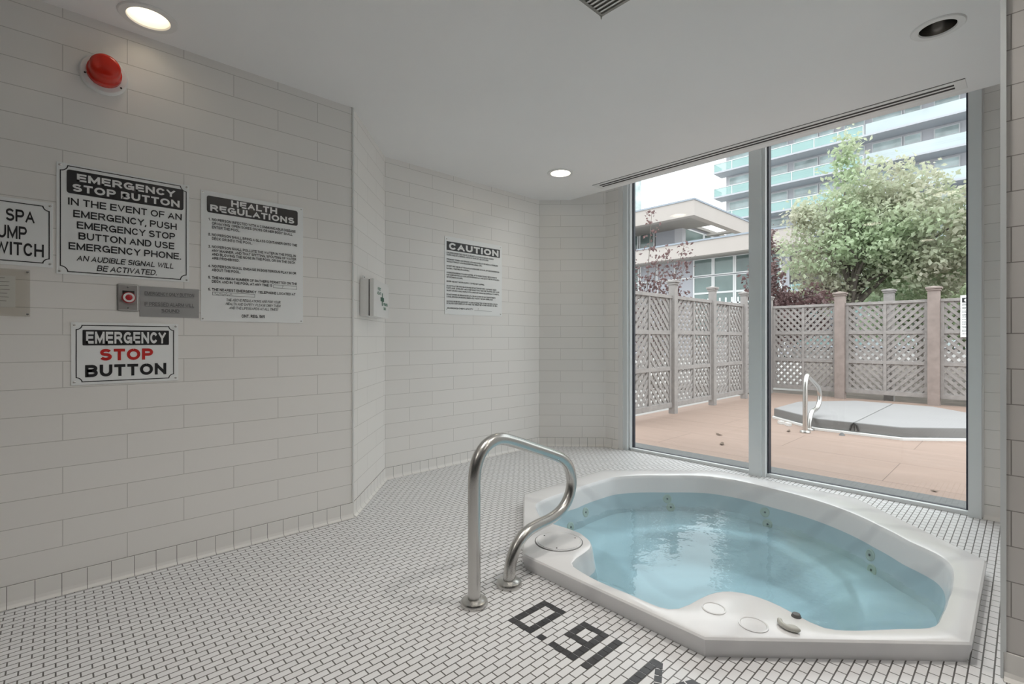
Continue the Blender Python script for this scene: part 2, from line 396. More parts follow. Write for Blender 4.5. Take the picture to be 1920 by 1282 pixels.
def stroke_quads(s, t, shear=0.0):
    """quads and total width for a line of capitals of height 1 and stroke t"""
    out = []; x = 0.0; gap = 0.07+0.30*t
    for ch in s:
        if ch == ' ': x += 0.36; continue
        w, strokes = GLYPHS[ch]; w = max(w, t*1.15)*(0.86+0.6*t) if w > 0 else t*1.15
        for pts, ends in strokes:
            P = [Vector((x + t/2 + px*(w-t), t/2 + py*(1-t))) for px, py in pts]
            if ends == 2: P = [Vector((x+w/2, 0.0)), Vector((x+w/2, t*1.05))]
            elif ends == 3: P = [Vector((x+w/2+t*0.1, t*0.9)), Vector((x+w/2-t*0.4, -t*0.9))]
            elif ends == 1:
                P[0] = P[0] + (P[0]-P[1]).normalized()*t*0.5; P[-1] = P[-1] + (P[-1]-P[-2]).normalized()*t*0.5
            L, R = [], []
            for k, p in enumerate(P):
                d0 = (P[k]-P[k-1]).normalized() if k > 0 else None; d1 = (P[k+1]-P[k]).normalized() if k < len(P)-1 else None
                d0 = d0 or d1; d1 = d1 or d0
                n0 = Vector((-d0.y, d0.x)); n1 = Vector((-d1.y, d1.x)); m = (n0+n1)
                m = m.normalized() if m.length > 1e-4 else n0
                q = min(1.0/max(m.dot(n0), 0.2), 2.2)
                L.append(p+m*t/2*q); R.append(p-m*t/2*q)
            if ends in (0, 1):
                for V in (L, R):
                    for v in V: v.y = min(1.0, max(0.0, v.y))
            for k in range(len(P)-1):
                out.append([(v.x+shear*v.y, v.y) for v in (L[k], R[k], R[k+1], L[k+1])])
        x += w + gap
    return out, x-gap
def lettering(name, lines, mat, parent, y=-0.0042):
    """lines: (text, x, z_base, cap_height, width or None, align, weight, shear); local frame x right, z up, -y out"""
    mb = MB()
    for (txt, x, z, ch, wd, al, bold, shear) in lines:
        t = 0.145+bold*2.7
        qs, W0 = stroke_quads(txt, t, shear)
        sx = wd/W0 if wd else ch*0.92
        ox = x if al == 'l' else (x - W0*sx/2 if al == 'c' else x - W0*sx)
        for n_, q in enumerate(qs):
            yy = y - 0.000002*(n_ % 3)
            mb.bm.faces.new([mb.bm.verts.new((ox+p[0]*sx, yy, z+p[1]*ch)) for p in q])
    me = bpy.data.meshes.new(name)
    mb.bm.normal_update()
    for f in mb.bm.faces:
        if f.normal.y > 0: f.normal_flip()
    mb.bm.to_mesh(me); mb.bm.free()
    return put(name, me, mat, parent, local=True)
def scribble(parent, x, z, w, h, y=-0.0043):
    mb = MB(); n = 26
    P = [Vector((x+w*k/n, y, z+h*(0.4+0.35*math.sin(k*1.9)+0.25*math.sin(k*0.8+1)))) for k in range(n+1)]
    for a, b in zip(P, P[1:]):
        d = (b-a).normalized(); nn = Vector((-d.z, 0, d.x))*0.0006
        mb.quad([a+nn, a-nn, b-nn, b+nn])
    return put('handwriting', mb, M['greytext'], parent, local=True)
def flat(mb, pts, y):                      # polygon in the sign's x-z plane, facing -y
    f = mb.quad([(p[0], y, p[1]) for p in pts]); return mb
def rounded(x0, x1, z0, z1, r, n=5):
    out = []
    for cx, cz, a0 in ((x1-r, z0+r, -PI/2), (x1-r, z1-r, 0), (x0+r, z1-r, PI/2), (x0+r, z0+r, PI)):
        for k in range(n+1):
            a = a0 + PI/2*k/n; out.append((cx + r*math.cos(a), cz + r*math.sin(a)))
    return out
def border_strip(x0, x1, z0, z1, w, notch):
    """frame line with scooped corners"""
    def path(i):
        out = []
        for cx, cz, a0 in ((x1, z0, PI), (x1, z1, -PI/2), (x0, z1, 0), (x0, z0, PI/2)):
            for k in range(7):
                rr = notch + i; e = math.asin(i/rr)
                a = a0 - e - (PI/2-2*e)*k/6
                out.append((cx + rr*math.cos(a), cz + rr*math.sin(a)))
        return out
    return path(0), path(w)
def put_border(parent, x0, x1, z0, z1, w, notch, y=-0.0038):
    a, b = border_strip(x0, x1, z0, z1, w, notch)
    mb = MB(); n = len(a)
    va = [mb.bm.verts.new((p[0], y, p[1])) for p in a]; vb = [mb.bm.verts.new((p[0], y, p[1])) for p in b]
    for i in range(n):
        j = (i+1) % n
        f = mb.bm.faces.new([va[i], va[j], vb[j], vb[i]])
    return put('border', mb, M['signtext'], parent, local=True)
def sign_panel(name, x0, x1, z0, z1, y, label, mat='signwhite', cat='sign', th=0.003, group=None):
    """panel hung on a wall that faces -Y; local frame origin at its lower left corner"""
    mb = MB().box(0, x1-x0, -th, 0, 0, z1-z0, 0.0008)
    o = put(name, mb, M[mat]); o.location = (x0, y-0.0005, z0)
    return tag(o, label, cat, group)
def screws(parent, pts, r=0.005, y=-0.003, mat='steel'):
    for (x, z) in pts:
        put('screw', MB().lathe([(r, 0), (r, 0.001), (r*0.6, 0.002), (0, 0.0022)], (x, y, z), '-Y', 10), M[mat], parent, True, local=True)

# ================================================================== THE ROOM
ZC, ZT = 2.35, 2.64           # ceiling, ceiling pocket over the window
YL, YC = 2.655, 3.2           # left wall, wall with the caution sign
A = (1.243, YL); B = (1.743, YC); D = (3.372, YC); E_ = (3.815, 2.748); XR = 3.815
XW = 3.85                     # window plane
RX, RY = 2.08, 0.046          # corner of the right wall
XB, YB = -4.0, -3.2           # hall behind the viewer
def wall(name, p0, p1, z0, z1, u0, th=0.12, side=1, mat='tile'):
    """wall whose room face runs p0 -> p1; the room lies on the right of that direction"""
    d = Vector((p1[0]-p0[0], p1[1]-p0[1])); L = d.length; d.normalize(); n = Vector((-d.y, d.x))*side
    P = [Vector(p0), Vector(p1), Vector(p1)+n*th, Vector(p0)+n*th]
    o = struct(name, MB().prism([tuple(q) for q in P], z0, z1), M[mat])
    set_uv(o, lambda co, nn: ((co.x-p0[0])*d.x + (co.y-p0[1])*d.y + u0, co.z-0.0827))
    return o
wall('wall_left', (XB, YL), A, 0, ZT, XB-0.0205)
wall('wall_step', A, B, 0, ZT, 0.11)
wall('wall_recess', B, D, 0, ZT, B[0]-1.952)
wall('wall_corner', D, E_, 0, ZT, -0.206)
wall('wall_return', E_, (XR, 2.60), 0, ZT, 0.1)
# right wall: a block whose end faces the viewer, its shade put into the tile colour
o = struct('wall_right', MB().prism([(RX, RY), (RX, YB), (RX+0.25, YB), (RX+0.25, RY-0.2), (4.05, RY-0.2), (4.05, RY)], 0, ZT), M['shadedtile'])
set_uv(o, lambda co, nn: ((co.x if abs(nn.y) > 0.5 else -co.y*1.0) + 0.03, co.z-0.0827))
wall('wall_window_right', (XW, 0.168), (XW, RY), 0, ZT, 0.3)
# hall walls behind the viewer, kept dark to cut bounced light
def holed_wall(name, axis, pos, a0, a1, openings, th=0.12, out=-1):
    mb = MB()
    cuts = sorted(openings); cur = a0
    def bx(u0, u1, z0, z1):
        t0, t1 = sorted((pos, pos+out*th))
        if axis == 'X': mb.box(t0, t1, u0, u1, z0, z1)
        else: mb.box(u0, u1, t0, t1, z0, z1)
    for (u0, u1, z0, z1) in cuts:
        bx(cur, u0, 0, ZT); bx(u0, u1, 0, z0); bx(u0, u1, z1, ZT); cur = u1
    bx(cur, a1, 0, ZT)
    o = struct(name, mb, M['hallwall'])
    set_uv(o, lambda co, nn: ((co.y if axis == 'X' else co.x), co.z-0.0827))
REARW = []
SIDEW = []
holed_wall('wall_rear', 'X', XB, YB, YL, REARW)
holed_wall('wall_side', 'Y', YB, XB, RX, SIDEW)
wi = 4
for axis, pos, L in (('X', XB, REARW), ('Y', YB, SIDEW)):
    for (u0, u1, z0, z1) in L:
        mb = MB(); gl = MB()
        def bx(m_, a, b, z_0, z_1, t=0.025):
            q = pos-0.06
            if axis == 'X': m_.box(q-t, q+t, a, b, z_0, z_1)
            else: m_.box(a, b, q-t, q+t, z_0, z_1)
        bx(mb, u0, u0+0.05, z0, z1); bx(mb, u1-0.05, u1, z0, z1); bx(mb, u0+0.05, u1-0.05, z0, z0+0.05); bx(mb, u0+0.05, u1-0.05, z1-0.05, z1)
        bx(mb, (u0+u1)/2-0.025, (u0+u1)/2+0.025, z0+0.05, z1-0.05)
        bx(gl, u0+0.04, u1-0.04, z0+0.04, z1-0.04, 0.004)
        wo_ = struct('window_%d' % wi, mb, M['alum']); wi += 1
        put('pane', gl, M['glass'], wo_)
# floor with a hole for the tub
TC = Vector((2.505, 1.115)); HW = 1.0
OCT = [(TC.x + HW/math.cos(PI/8)*math.cos(PI/8+PI/4*k), TC.y + HW/math.cos(PI/8)*math.sin(PI/8+PI/4*k)) for k in range(8)]
def holed_plane(outline, holes, z):
    bm = bmesh.new(); es = []
    for loop in [outline]+holes:
        vs_ = [bm.verts.new((p[0], p[1], z)) for p in loop]
        for i in range(len(vs_)): es.append(bm.edges.new((vs_[i], vs_[(i+1) % len(vs_)])))
    bmesh.ops.triangle_fill(bm, use_beauty=True, use_dissolve=False, edges=es)
    mb = MB(); mb.bm.free(); mb.bm = bm; return mb
octh = [(TC.x+(p[0]-TC.x)*0.97, TC.y+(p[1]-TC.y)*0.97) for p in OCT]
flr = holed_plane([(XB, YB), (RX, YB), (RX, RY), (XW+0.02, RY), (XW+0.02, 2.60), (XR, 2.60), E_, D, B, A, (XB, YL)], [octh], 0.0)
fo = struct('floor', flr, M['mosaic'])
if fo.data.polygons[0].normal.z < 0: fo.data.flip_normals()
set_uv(fo, lambda co, nn: (co.x-1.1954+20*MX, co.y-1.29+200*MX))
# ceiling with round cut-outs for the lamps
LAMPS = [(0.28, 2.49, 0.072), (2.937, 2.551, 0.075), (2.74, 0.258, 0.062)]
FILL_LAMPS = [(1.90, 0.50, 0.09), (0.95, 1.22, 0.09), (1.90, -1.0, 0.09), (-0.7, 0.9, 0.09)]  # lamps out of view, added because the room was too dark without them
def circ(x, y, r, n=32): return [(x+r*math.cos(2*PI*k/n), y+r*math.sin(2*PI*k/n)) for k in range(n)]
XE = 3.578
ce = holed_plane([(XB, YB), (RX, YB), (RX, RY), (XE, RY), (XE, 2.990), D, B, A, (XB, YL)],
                 [circ(x, y, r) for x, y, r in LAMPS+FILL_LAMPS], ZC)
ce.quad([(XE, RY, ZC), (XE, 2.990, ZC), (XE, 2.990, ZT), (XE, RY, ZT)])
ce.quad([(XE, RY, ZT-0.001), (4.05, RY, ZT-0.001), (4.05, 3.0, ZT-0.001), (XE, 3.0, ZT-0.001)])
struct('ceiling', ce, M['ceil'])
struct('roof', MB().box(XB-0.3, 4.1, YB-0.3, 3.5, ZT, ZT+0.1), M['ceil'])
# base tiles
def base(name, p0, p1, u0, th=0.005, cove=True):
    d = Vector((p1[0]-p0[0], p1[1]-p0[1])); d.normalize(); n = Vector((d.y, -d.x))
    q0, q1 = Vector(p0), Vector(p1)
    mb = MB(); prof = [(0, 0.0827), (th, 0.0827-0.002), (th, 0.022), (th+0.004, 0.010), (th+0.013, 0.003), (th+0.02, 0.0008), (0, 0.0)]
    r0 = [mb.bm.verts.new((*(q0+n*a), z)) for a, z in prof]; r1 = [mb.bm.verts.new((*(q1+n*a), z)) for a, z in prof]
    for i in range(len(prof)):
        j = (i+1) % len(prof); mb.bm.faces.new([r0[i], r0[j], r1[j], r1[i]])
    mb.bm.faces.new(r0); mb.bm.faces.new(r1[::-1])
    o = struct(name, mb, M['base'])
    set_uv(o, lambda co, nn: ((co.x-p0[0])*d.x+(co.y-p0[1])*d.y+u0, co.z))
base('baseboard_left', (XB, YL), A, XB-0.018)
base('baseboard_step', A, B, 0.02)
base('baseboard_recess', B, D, 0.01)
base('baseboard_corner', D, E_, 0.0)
base('baseboard_return', E_, (XR, 2.602), 0.0)
base('baseboard_right', (RX, RY), (RX, YB), 0.0)
base('baseboard_window', (XW, 0.168), (XW, RY), 0.0)
# corner trims
struct('trim_1', MB().box(A[0]-0.004, A[0]+0.006, YL-0.006, YL+0.004, 0.083, ZC), M['white'])
struct('trim_2', MB().box(RX-0.005, RX+0.012, RY-0.006, RY+0.007, 0.0, ZC), M['alumlight'])
struct('trim_3', MB().box(XR-0.004, XR+0.05, 2.556, 2.602, 0.0, ZT), M['white'])
struct('trim_4', MB().box(XW-0.012, XW+0.03, 0.163, 0.172, 0.0, ZT), M['white'])

# ---- the big glazed opening
HEAD = 2.56
wf = MB()
wf.box(XW-0.03, XW+0.10, 2.512, 2.556, 0, HEAD)
wf.box(XW-0.03, XW+0.10, 0.172, 0.228, 0, HEAD)
wf.box(XW-0.05, XW+0.10, 1.345, 1.432, 0, HEAD)
wf.box(XW-0.03, XW+0.10, 0.228, 1.345, HEAD-0.05, HEAD); wf.box(XW-0.03, XW+0.10, 1.432, 2.512, HEAD-0.05, HEAD)
w1 = struct('window_1', wf, M['alum'])
bd = MB()
bd.box(XW-0.005, XW+0.03, 2.494, 2.512, 0.022, HEAD-0.05); bd.box(XW-0.005, XW+0.03, 1.432, 2.494, 0.0, 0.022)
bd.box(XW-0.005, XW+0.03, 0.228, 1.322, 0.0, 0.022); bd.box(XW-0.03, XW+0.04, 1.322, 1.345, 0.0, HEAD-0.05)
put('glazing_bead', bd, M['alumlight'], w1)
gk = MB()
gk.box(XW+0.03, XW+0.06, 2.482, 2.500, 0.022, HEAD-0.05); gk.box(XW+0.01, XW+0.06, 1.312, 1.322, 0.022, HEAD-0.05)
gk.box(XW+0.03, XW+0.06, 0.228, 0.240, 0.022, HEAD-0.05); gk.box(XW+0.03, XW+0.06, 1.432, 2.482, 0.010, 0.024); gk.box(XW+0.03, XW+0.06, 0.240, 1.312, 0.010, 0.024)
put('gasket', gk, M['gasket'], w1)
g1 = struct('window_2', MB().box(XW+0.040, XW+0.046, 1.432, 2.490, 0.025, HEAD-0.04), M['glass'])
g2 = struct('window_3', MB().box(XW+0.040, XW+0.046, 0.235, 1.318, 0.025, HEAD-0.04), M['glass'])
struct('wall_window_head', MB().box(XW-0.01, XW+0.15, RY, 2.75, HEAD, ZT), M['ceil'])
struct('wall_window_left', MB().box(XR+0.11, XW+0.15, 2.556, 3.0, 0, ZT), M['ceil'])
struct('sill', MB().box(XW+0.02, XW+0.31, 0.0, 2.9, -0.08, 0.004), M['sill'])

# ================================================================== ROOM THINGS
# ---- lamps
def downlight(x, y, r, label, lens, group='recessed ceiling lamps', flange=0.03, depth=0.078):
    t = empty('ceiling_lamp', (x, y, ZC), label, 'lamp', group)
    put('trim_ring', MB().lathe([(r, 0.0), (r+0.003, -0.006), (r+flange-0.004, -0.006), (r+flange, -0.002), (r+flange, 0.0)], (0, 0, 0), 'Z'), M['white'], t, True, local=True)
    put('lamp_housing', MB().lathe([(r, 0.0), (r*0.93, depth*0.5), (r*0.86, depth), (r*0.86, depth+0.02), (0, depth+0.02)], (0, 0, 0), 'Z'), M['cone' if lens else 'chrome'], t, True, local=True, label=None if lens else 'bare metal reflector')
    if lens:
        put('lamp_lens', MB().lathe([(r*0.86, depth-0.004), (r*0.5, depth-0.008), (0, depth-0.010)], (0, 0, 0), 'Z'), M[lens], t, True, local=True)
    else:
        put('bulb', MB().lathe([(0.0, depth*0.35), (0.014, depth*0.45), (0.017, depth*0.7), (0.010, depth+0.012)], (0, 0, 0), 'Z', 20), M['white'], t, True, local=True)
    return t
downlight(*LAMPS[0], 'lit recessed lamp above the red strobe', 'lampwarm')
downlight(*LAMPS[1], 'lit recessed lamp near the window end of the ceiling slot', 'lampwindow')
downlight(*LAMPS[2], 'unlit recessed lamp with bare metal reflector', None)
for i, (x, y, r) in enumerate(FILL_LAMPS):
    downlight(x, y, r, 'added unseen fill lamp in the ceiling on the near side of the tub', 'lampfill', 'added fill lamps')
# ---- linear diffuser in the ceiling
sd = empty('slot_diffuser', (3.437, 1.39, ZC), 'long white linear slot diffuser in ceiling along the window', 'vent')
x0, x1, y0, y1 = 3.374, 3.505, 0.212, 2.568
mb = MB()
mb.box(x0, 3.404, y0, y1, ZC-0.004, ZC+0.0); mb.box(3.470, x1, y0, y1, ZC-0.004, ZC)
mb.box(3.404, 3.470, y0, y0+0.045, ZC-0.004, ZC); mb.box(3.404, 3.470, y1-0.045, y1, ZC-0.004, ZC)
put('frame', mb, M['white'], sd)
put('blade', MB().box(3.429, 3.445, y0+0.045, y1-0.045, ZC-0.004, ZC-0.0005), M['white'], sd)
put('dark_slot', MB().box(3.404, 3.470, y0+0.045, y1-0.045, ZC-0.0032, ZC-0.0006), M['dark'], sd, label='black air slots')
put('shadow_gap', MB().box(x0-0.004, x0, y0, y1, ZC-0.0015, ZC), M['greytext'], sd, label='dark joint along one edge')
# ---- return air grille
vt = empty('ceiling_vent', (1.49, 1.045, ZC), 'dusty square grey louvred grille in the ceiling', 'vent')
vx0, vx1, vy0, vy1 = 1.33, 1.63, 0.895, 1.195
mb = MB()
mb.box(vx0, vx0+0.012, vy0, vy1, ZC-0.008, ZC); mb.box(vx1-0.012, vx1, vy0, vy1, ZC-0.008, ZC)
mb.box(vx0+0.012, vx1-0.012, vy0, vy0+0.012, ZC-0.008, ZC); mb.box(vx0+0.012, vx1-0.012, vy1-0.012, vy1, ZC-0.008, ZC)
put('frame', mb, M['ventmetal'], vt)
put('backing', MB().box(vx0+0.01, vx1-0.01, vy0+0.01, vy1-0.01, ZC-0.001, ZC-0.0003), M['ventmetal'], vt)
for k in range(13):
    xx = vx0+0.024+k*0.021
    put('slat', MB().obox((xx, (vy0+vy1)/2, ZC-0.0055), (0.94, 0, 0.34), (0, 1, 0), (-0.34, 0, 0.94), 0.0065, (vy1-vy0)/2-0.012, 0.0008), M['white'], vt)
put('dust', MB().lathe([(0, 0), (0.004, -0.004), (0.003, -0.012), (0, -0.016)], (vx1-0.004, vy1-0.003, ZC-0.006), 'Z', 8), M['greyplastic'], vt, True, label='lump of hanging dust')

# ---- strobe
st = empty('alarm_strobe', (0.147, YL, 2.125), 'red domed alarm strobe on white round base high on left wall', 'alarm light')
put('base_plate', MB().lathe([(0.080, 0), (0.080, 0.014), (0.074, 0.022), (0.050, 0.024), (0, 0.024)], (0, 0, 0), '-Y', 48), M['white'], st, True, local=True)
put('lens', MB().lathe([(0.056, 0.022), (0.058, 0.026), (0.057, 0.044), (0.051, 0.048), (0.050, 0.095), (0.046, 0.106), (0.036, 0.112), (0, 0.114)], (0, 0, 0), '-Y', 48), M['red'], st, True, local=True, label='red plastic lens')
screws(st, [(-0.060, -0.016), (0.055, -0.040)], 0.004, -0.0225, 'dark')

# ---- big emergency sign
X0, X1, Z0, Z1 = 0.002, 0.449, 1.283, 1.730
s = sign_panel('emergency_sign', X0, X1, Z0, Z1, YL, 'large square black and white EMERGENCY STOP BUTTON sign with long instructions')
put_border(s, 0.010, 0.437, 0.009, 0.439, 0.0035, 0.022)
put('heading_band', flat(MB(), rounded(0.030, 0.425, 0.328, 0.423, 0.010), -0.0036), M['signtext'], s, local=True)
def R(t, xa, xb, z, h, b=0.012, sh=0.0): return (t, xa-X0, z-Z0, h, xb-xa, 'l', b, sh)
lettering('heading_lettering', [R('EMERGENCY', 0.063, 0.395, 1.664, 0.031, 0.035), R('STOP BUTTON', 0.049, 0.412, 1.621, 0.031, 0.035)], M['whitetext'], s)
lettering('lettering', [R('IN THE EVENT OF AN', 0.036, 0.420, 1.564, 0.029), R('EMERGENCY, PUSH', 0.052, 0.401, 1.517, 0.029), R('EMERGENCY STOP', 0.063, 0.395, 1.472, 0.029),
    R('BUTTON AND USE', 0.068, 0.392, 1.428, 0.029), R('EMERGENCY PHONE.', 0.038, 0.418, 1.384, 0.029)], M['signtext'], s)
lettering('italic_lettering', [    R('AN AUDIBLE SIGNAL WILL', 0.062, 0.388, 1.340, 0.023, 0.008, 0.22), R('BE ACTIVATED.', 0.124, 0.327, 1.304, 0.024, 0.008, 0.22)], M['signtext'], s)
screws(s, [(0.010, 0.010), (0.437, 0.010), (0.010, 0.437), (0.437, 0.437)], 0.0045)
# ---- health regulations
X0, X1, Z0, Z1 = 0.495, 0.963, 1.106, 1.722
s = sign_panel('health_regulations_sign', X0, X1, Z0, Z1, YL, 'tall white HEALTH REGULATIONS sign with six numbered rules')
put('heading_band', flat(MB(), rounded(0.024, 0.440, 0.515, 0.594, 0.010), -0.0036), M['signtext'], s, local=True)
lettering('heading_lettering', [R('HEALTH', 0.621, 0.832, 1.665, 0.031, 0.035), R('REGULATIONS', 0.533, 0.917, 1.629, 0.031, 0.035)], M['whitetext'], s)
def Hh(t, xa, xb, z, b=0.020): return (t, xa-X0, z-Z0, 0.0128, xb-xa, 'l', b, 0.0)
rules = [Hh('1.', 0.526, 0.534, 1.583), Hh('NO PERSON INFECTED WITH A COMMUNICABLE DISEASE', 0.540, 0.924, 1.583), Hh('OR HAVING  OPEN SORES ON HIS OR HER BODY SHALL', 0.540, 0.908, 1.565), Hh('ENTER THE POOL.', 0.540, 0.660, 1.547),
    Hh('2.', 0.525, 0.535, 1.511), Hh('NO PERSON SHALL BRING A GLASS CONTAINER ONTO THE', 0.540, 0.932, 1.511), Hh('DECK OR INTO THE POOL.', 0.540, 0.715, 1.493),
    Hh('3.', 0.525, 0.535, 1.454), Hh('NO PERSON SHALL POLLUTE THE WATER IN THE POOL IN', 0.540, 0.925, 1.454), Hh('ANY MANNER, AND THAT SPITTING, SPOUTING OF WATER', 0.540, 0.927, 1.436), Hh('AND BLOWING THE NOSE IN THE POOL OR ON THE DECK', 0.540, 0.922, 1.418), Hh('ARE PROHIBITED.', 0.540, 0.657, 1.400),
    Hh('4.', 0.525, 0.535, 1.362), Hh('NO PERSON SHALL ENGAGE IN BOISTERIOUS PLAY IN OR', 0.540, 0.927, 1.362), Hh('ABOUT THE POOL.', 0.540, 0.662, 1.344),
    Hh('5.', 0.525, 0.535, 1.307), Hh('THE MAXIMUM NUMBER OF BATHERS PERMITTED ON THE', 0.540, 0.931, 1.307), Hh('DECK AND IN THE POOL AT ANY TIME IS', 0.540, 0.808, 1.289),
    Hh('6.', 0.525, 0.535, 1.251), Hh('THE NEAREST EMERGENCY  TELEPHONE LOCATED AT', 0.540, 0.923, 1.251),
    ('THE ABOVE REGULATIONS ARE FOR YOUR', 0.104, 1.205-Z0, 0.0125, 0.248, 'l', 0.0, 0.25), ('HEALTH AND SAFETY. PLEASE OBEY THEM', 0.103, 1.186-Z0, 0.0125, 0.249, 'l', 0.0, 0.25),
    ('AND THE LIFEGUARDS AT ALL TIMES!', 0.117, 1.167-Z0, 0.0125, 0.223, 'l', 0.0, 0.25), ('ONT. REG. 565', 0.172, 1.127-Z0, 0.0155, 0.106, 'l', 0.025, 0.0)]
for a_, b_ in ((0, 4), (4, 7), (7, 12), (12, 15), (15, 18), (18, 20)): lettering('rule_lettering', rules[a_:b_], M['signtext'], s)
lettering('closing_lettering', rules[20:23], M['signtext'], s)
lettering('regulation_lettering', rules[23:], M['signtext'], s)
for (a, b, z0, z1) in ((0.319, 0.436, 0.178, 0.195), (0.047, 0.232, 0.124, 0.140)):
    t_ = 0.0013; mb = MB()
    for q in ((a, b, z0, z0+t_), (a, b, z1-t_, z1), (a, a+t_, z0, z1), (b-t_, b, z0, z1)):
        flat(mb, [(q[0], q[2]), (q[1], q[2]), (q[1], q[3]), (q[0], q[3])], -0.0042)
    put('answer_box', mb, M['signtext'], s, local=True)
lettering('handwriting', [('7', 0.360, 0.181, 0.011, 0.006, 'l', 0.0, 0.2)], M['greytext'], s)
scribble(s, 0.056, 0.1265, 0.075, 0.010)
screws(s, [(0.008, 0.011), (0.458, 0.011), (0.008, 0.606), (0.458, 0.606)], 0.003)
# ---- red emergency sign
X0, X1, Z0, Z1 = 0.045, 0.407, 0.833, 1.090
s = sign_panel('emergency_sign', X0, X1, Z0, Z1, YL, 'small wide sign with red STOP lettering below the emergency button')
put_border(s, 0.014, 0.346, 0.011, 0.246, 0.0035, 0.018)
put('heading_band', flat(MB(), rounded(0.035, 0.327, 0.162, 0.226, 0.003), -0.0036), M['signtext'], s, local=True)
lettering('heading_lettering', [R('EMERGENCY', 0.091, 0.360, 1.002, 0.050, 0.032)], M['whitetext'], s)
lettering('red_lettering', [R('STOP', 0.134, 0.314, 0.931, 0.049, 0.036)], M['redtext'], s)['label'] = 'red STOP lettering'
lettering('lettering', [R('BUTTON', 0.088, 0.362, 0.864, 0.050, 0.036)], M['signtext'], s)
screws(s, [(0.010, 0.012), (0.352, 0.012), (0.010, 0.245), (0.352, 0.245)], 0.0045)
# ---- spa pump switch sign
X0, X1, Z0, Z1 = -0.280, -0.008, 1.304, 1.560
s = sign_panel('pump_switch_sign', X0, X1, Z0, Z1, YL, 'white SPA PUMP SWITCH sign cut off at the left edge')
put_border(s, 0.010, 0.263, 0.014, 0.241, 0.0035, 0.018)
lettering('lettering', [R('SPA', -0.138, -0.060, 1.471, 0.047, 0.012), R('PUMP', -0.185, -0.081, 1.404, 0.050, 0.012), R('SWITCH', -0.196, -0.034, 1.342, 0.050, 0.012), R('THE', -0.236, -0.1545, 1.471, 0.047, 0.012)], M['signtext'], s)
screws(s, [(0.264, 0.013), (0.264, 0.243), (0.009, 0.013), (0.009, 0.243)], 0.0045)
# ---- acrylic paper holder
ph = empty('paper_holder', (-0.19, YL, 1.110), 'clear acrylic paper holder below the pump switch sign', 'paper holder')
put('paper', MB().box(-0.26, -0.112, YL-0.0015, YL-0.0005, 1.143, 1.262), M['signwhite'], ph)
mb = MB()
for k, (a, b) in enumerate([(-0.25, -0.14), (-0.25, -0.128), (-0.25, -0.130), (-0.25, -0.127), (-0.25, -0.134), (-0.25, -0.130), (-0.25, -0.136)]):
    z = 1.252-0.0145*k
    mb.quad([(a, YL-0.0018, z), (b, YL-0.0018, z), (b, YL-0.0018, z+0.0016), (a, YL-0.0018, z+0.0016)])
put('print', mb, M['greytext'], ph)
put('acrylic_cover', MB().box(-0.30, -0.072, YL-0.012, YL-0.007, 1.108, 1.288, 0.001), M['acrylic'], ph)
for zz in (1.117, 1.280):
    put('standoff', MB().lathe([(0.004, 0), (0.004, 0.0125), (0, 0.0135)], (-0.079, YL, zz), '-Y', 12), M['steel'], ph, True)
# ---- button plate
bp = empty('emergency_button', (0.227, YL, 1.142), 'steel wall plate with round red push button', 'button')
put('wall_plate', MB().box(0.190, 0.263, YL-0.007, YL-0.0005, 1.142, 1.257, 0.0045), M['brushplate'], bp)
put('label_plate', MB().box(0.208, 0.248, YL-0.009, YL-0.007, 1.206, 1.229, 0.0006), M['dark'], bp, label='black legend plate')
put('button_collar', MB().lathe([(0.024, 0.006), (0.024, 0.018), (0.021, 0.024), (0.0215, 0.026), (0.013, 0.026)], (0.228, YL, 1.199), '-Y', 32), M['redbutton'], bp, True, label='red collar')
put('button_ring', MB().lathe([(0.020, 0.0262), (0.020, 0.029), (0.0125, 0.029), (0.0125, 0.0262)], (0.228, YL, 1.199), '-Y', 32), M['white'], bp, True, label='white ring')
put('button_cap', MB().lathe([(0.0122, 0.026), (0.0122, 0.0285), (0.008, 0.031), (0, 0.032)], (0.228, YL, 1.199), '-Y', 24), M['redbutton'], bp, True, label='red push cap')
for zz in (1.155, 1.243):
    put('screw', MB().lathe([(0.003, 0.0068), (0.003, 0.008), (0, 0.0083)], (0.2265, YL, zz), '-Y', 10), M['steel'], bp, True)
# ---- plaque
X0, X1, Z0, Z1 = 0.267, 0.488, 1.120, 1.253
s = sign_panel('engraved_plaque', X0, X1, Z0, Z1, YL, 'grey engraved EMERGENCY ONLY BUTTON plaque right of the push button', 'plaque', 'plaque')
lettering('lettering', [R('EMERGENCY ONLY BUTTON', 0.284, 0.468, 1.215, 0.015, 0.0)], M['greytext'], s)
lettering('lettering', [R('IF PRESSED ALARM WILL', 0.284, 0.468, 1.168, 0.0165, 0.0)], M['greytext'], s)
lettering('lettering', [R('SOUND', 0.344, 0.411, 1.141, 0.015, 0.012)], M['greytext'], s)
mb = MB()
for (a, b, z) in ((0.017, 0.201, 0.0915), (0.017, 0.201, 0.0445), (0.076, 0.145, 0.0175)):
    flat(mb, [(a, z), (b, z), (b, z+0.0012), (a, z+0.0012)], -0.004)
put('underline', mb, M['greytext'], s, local=True)
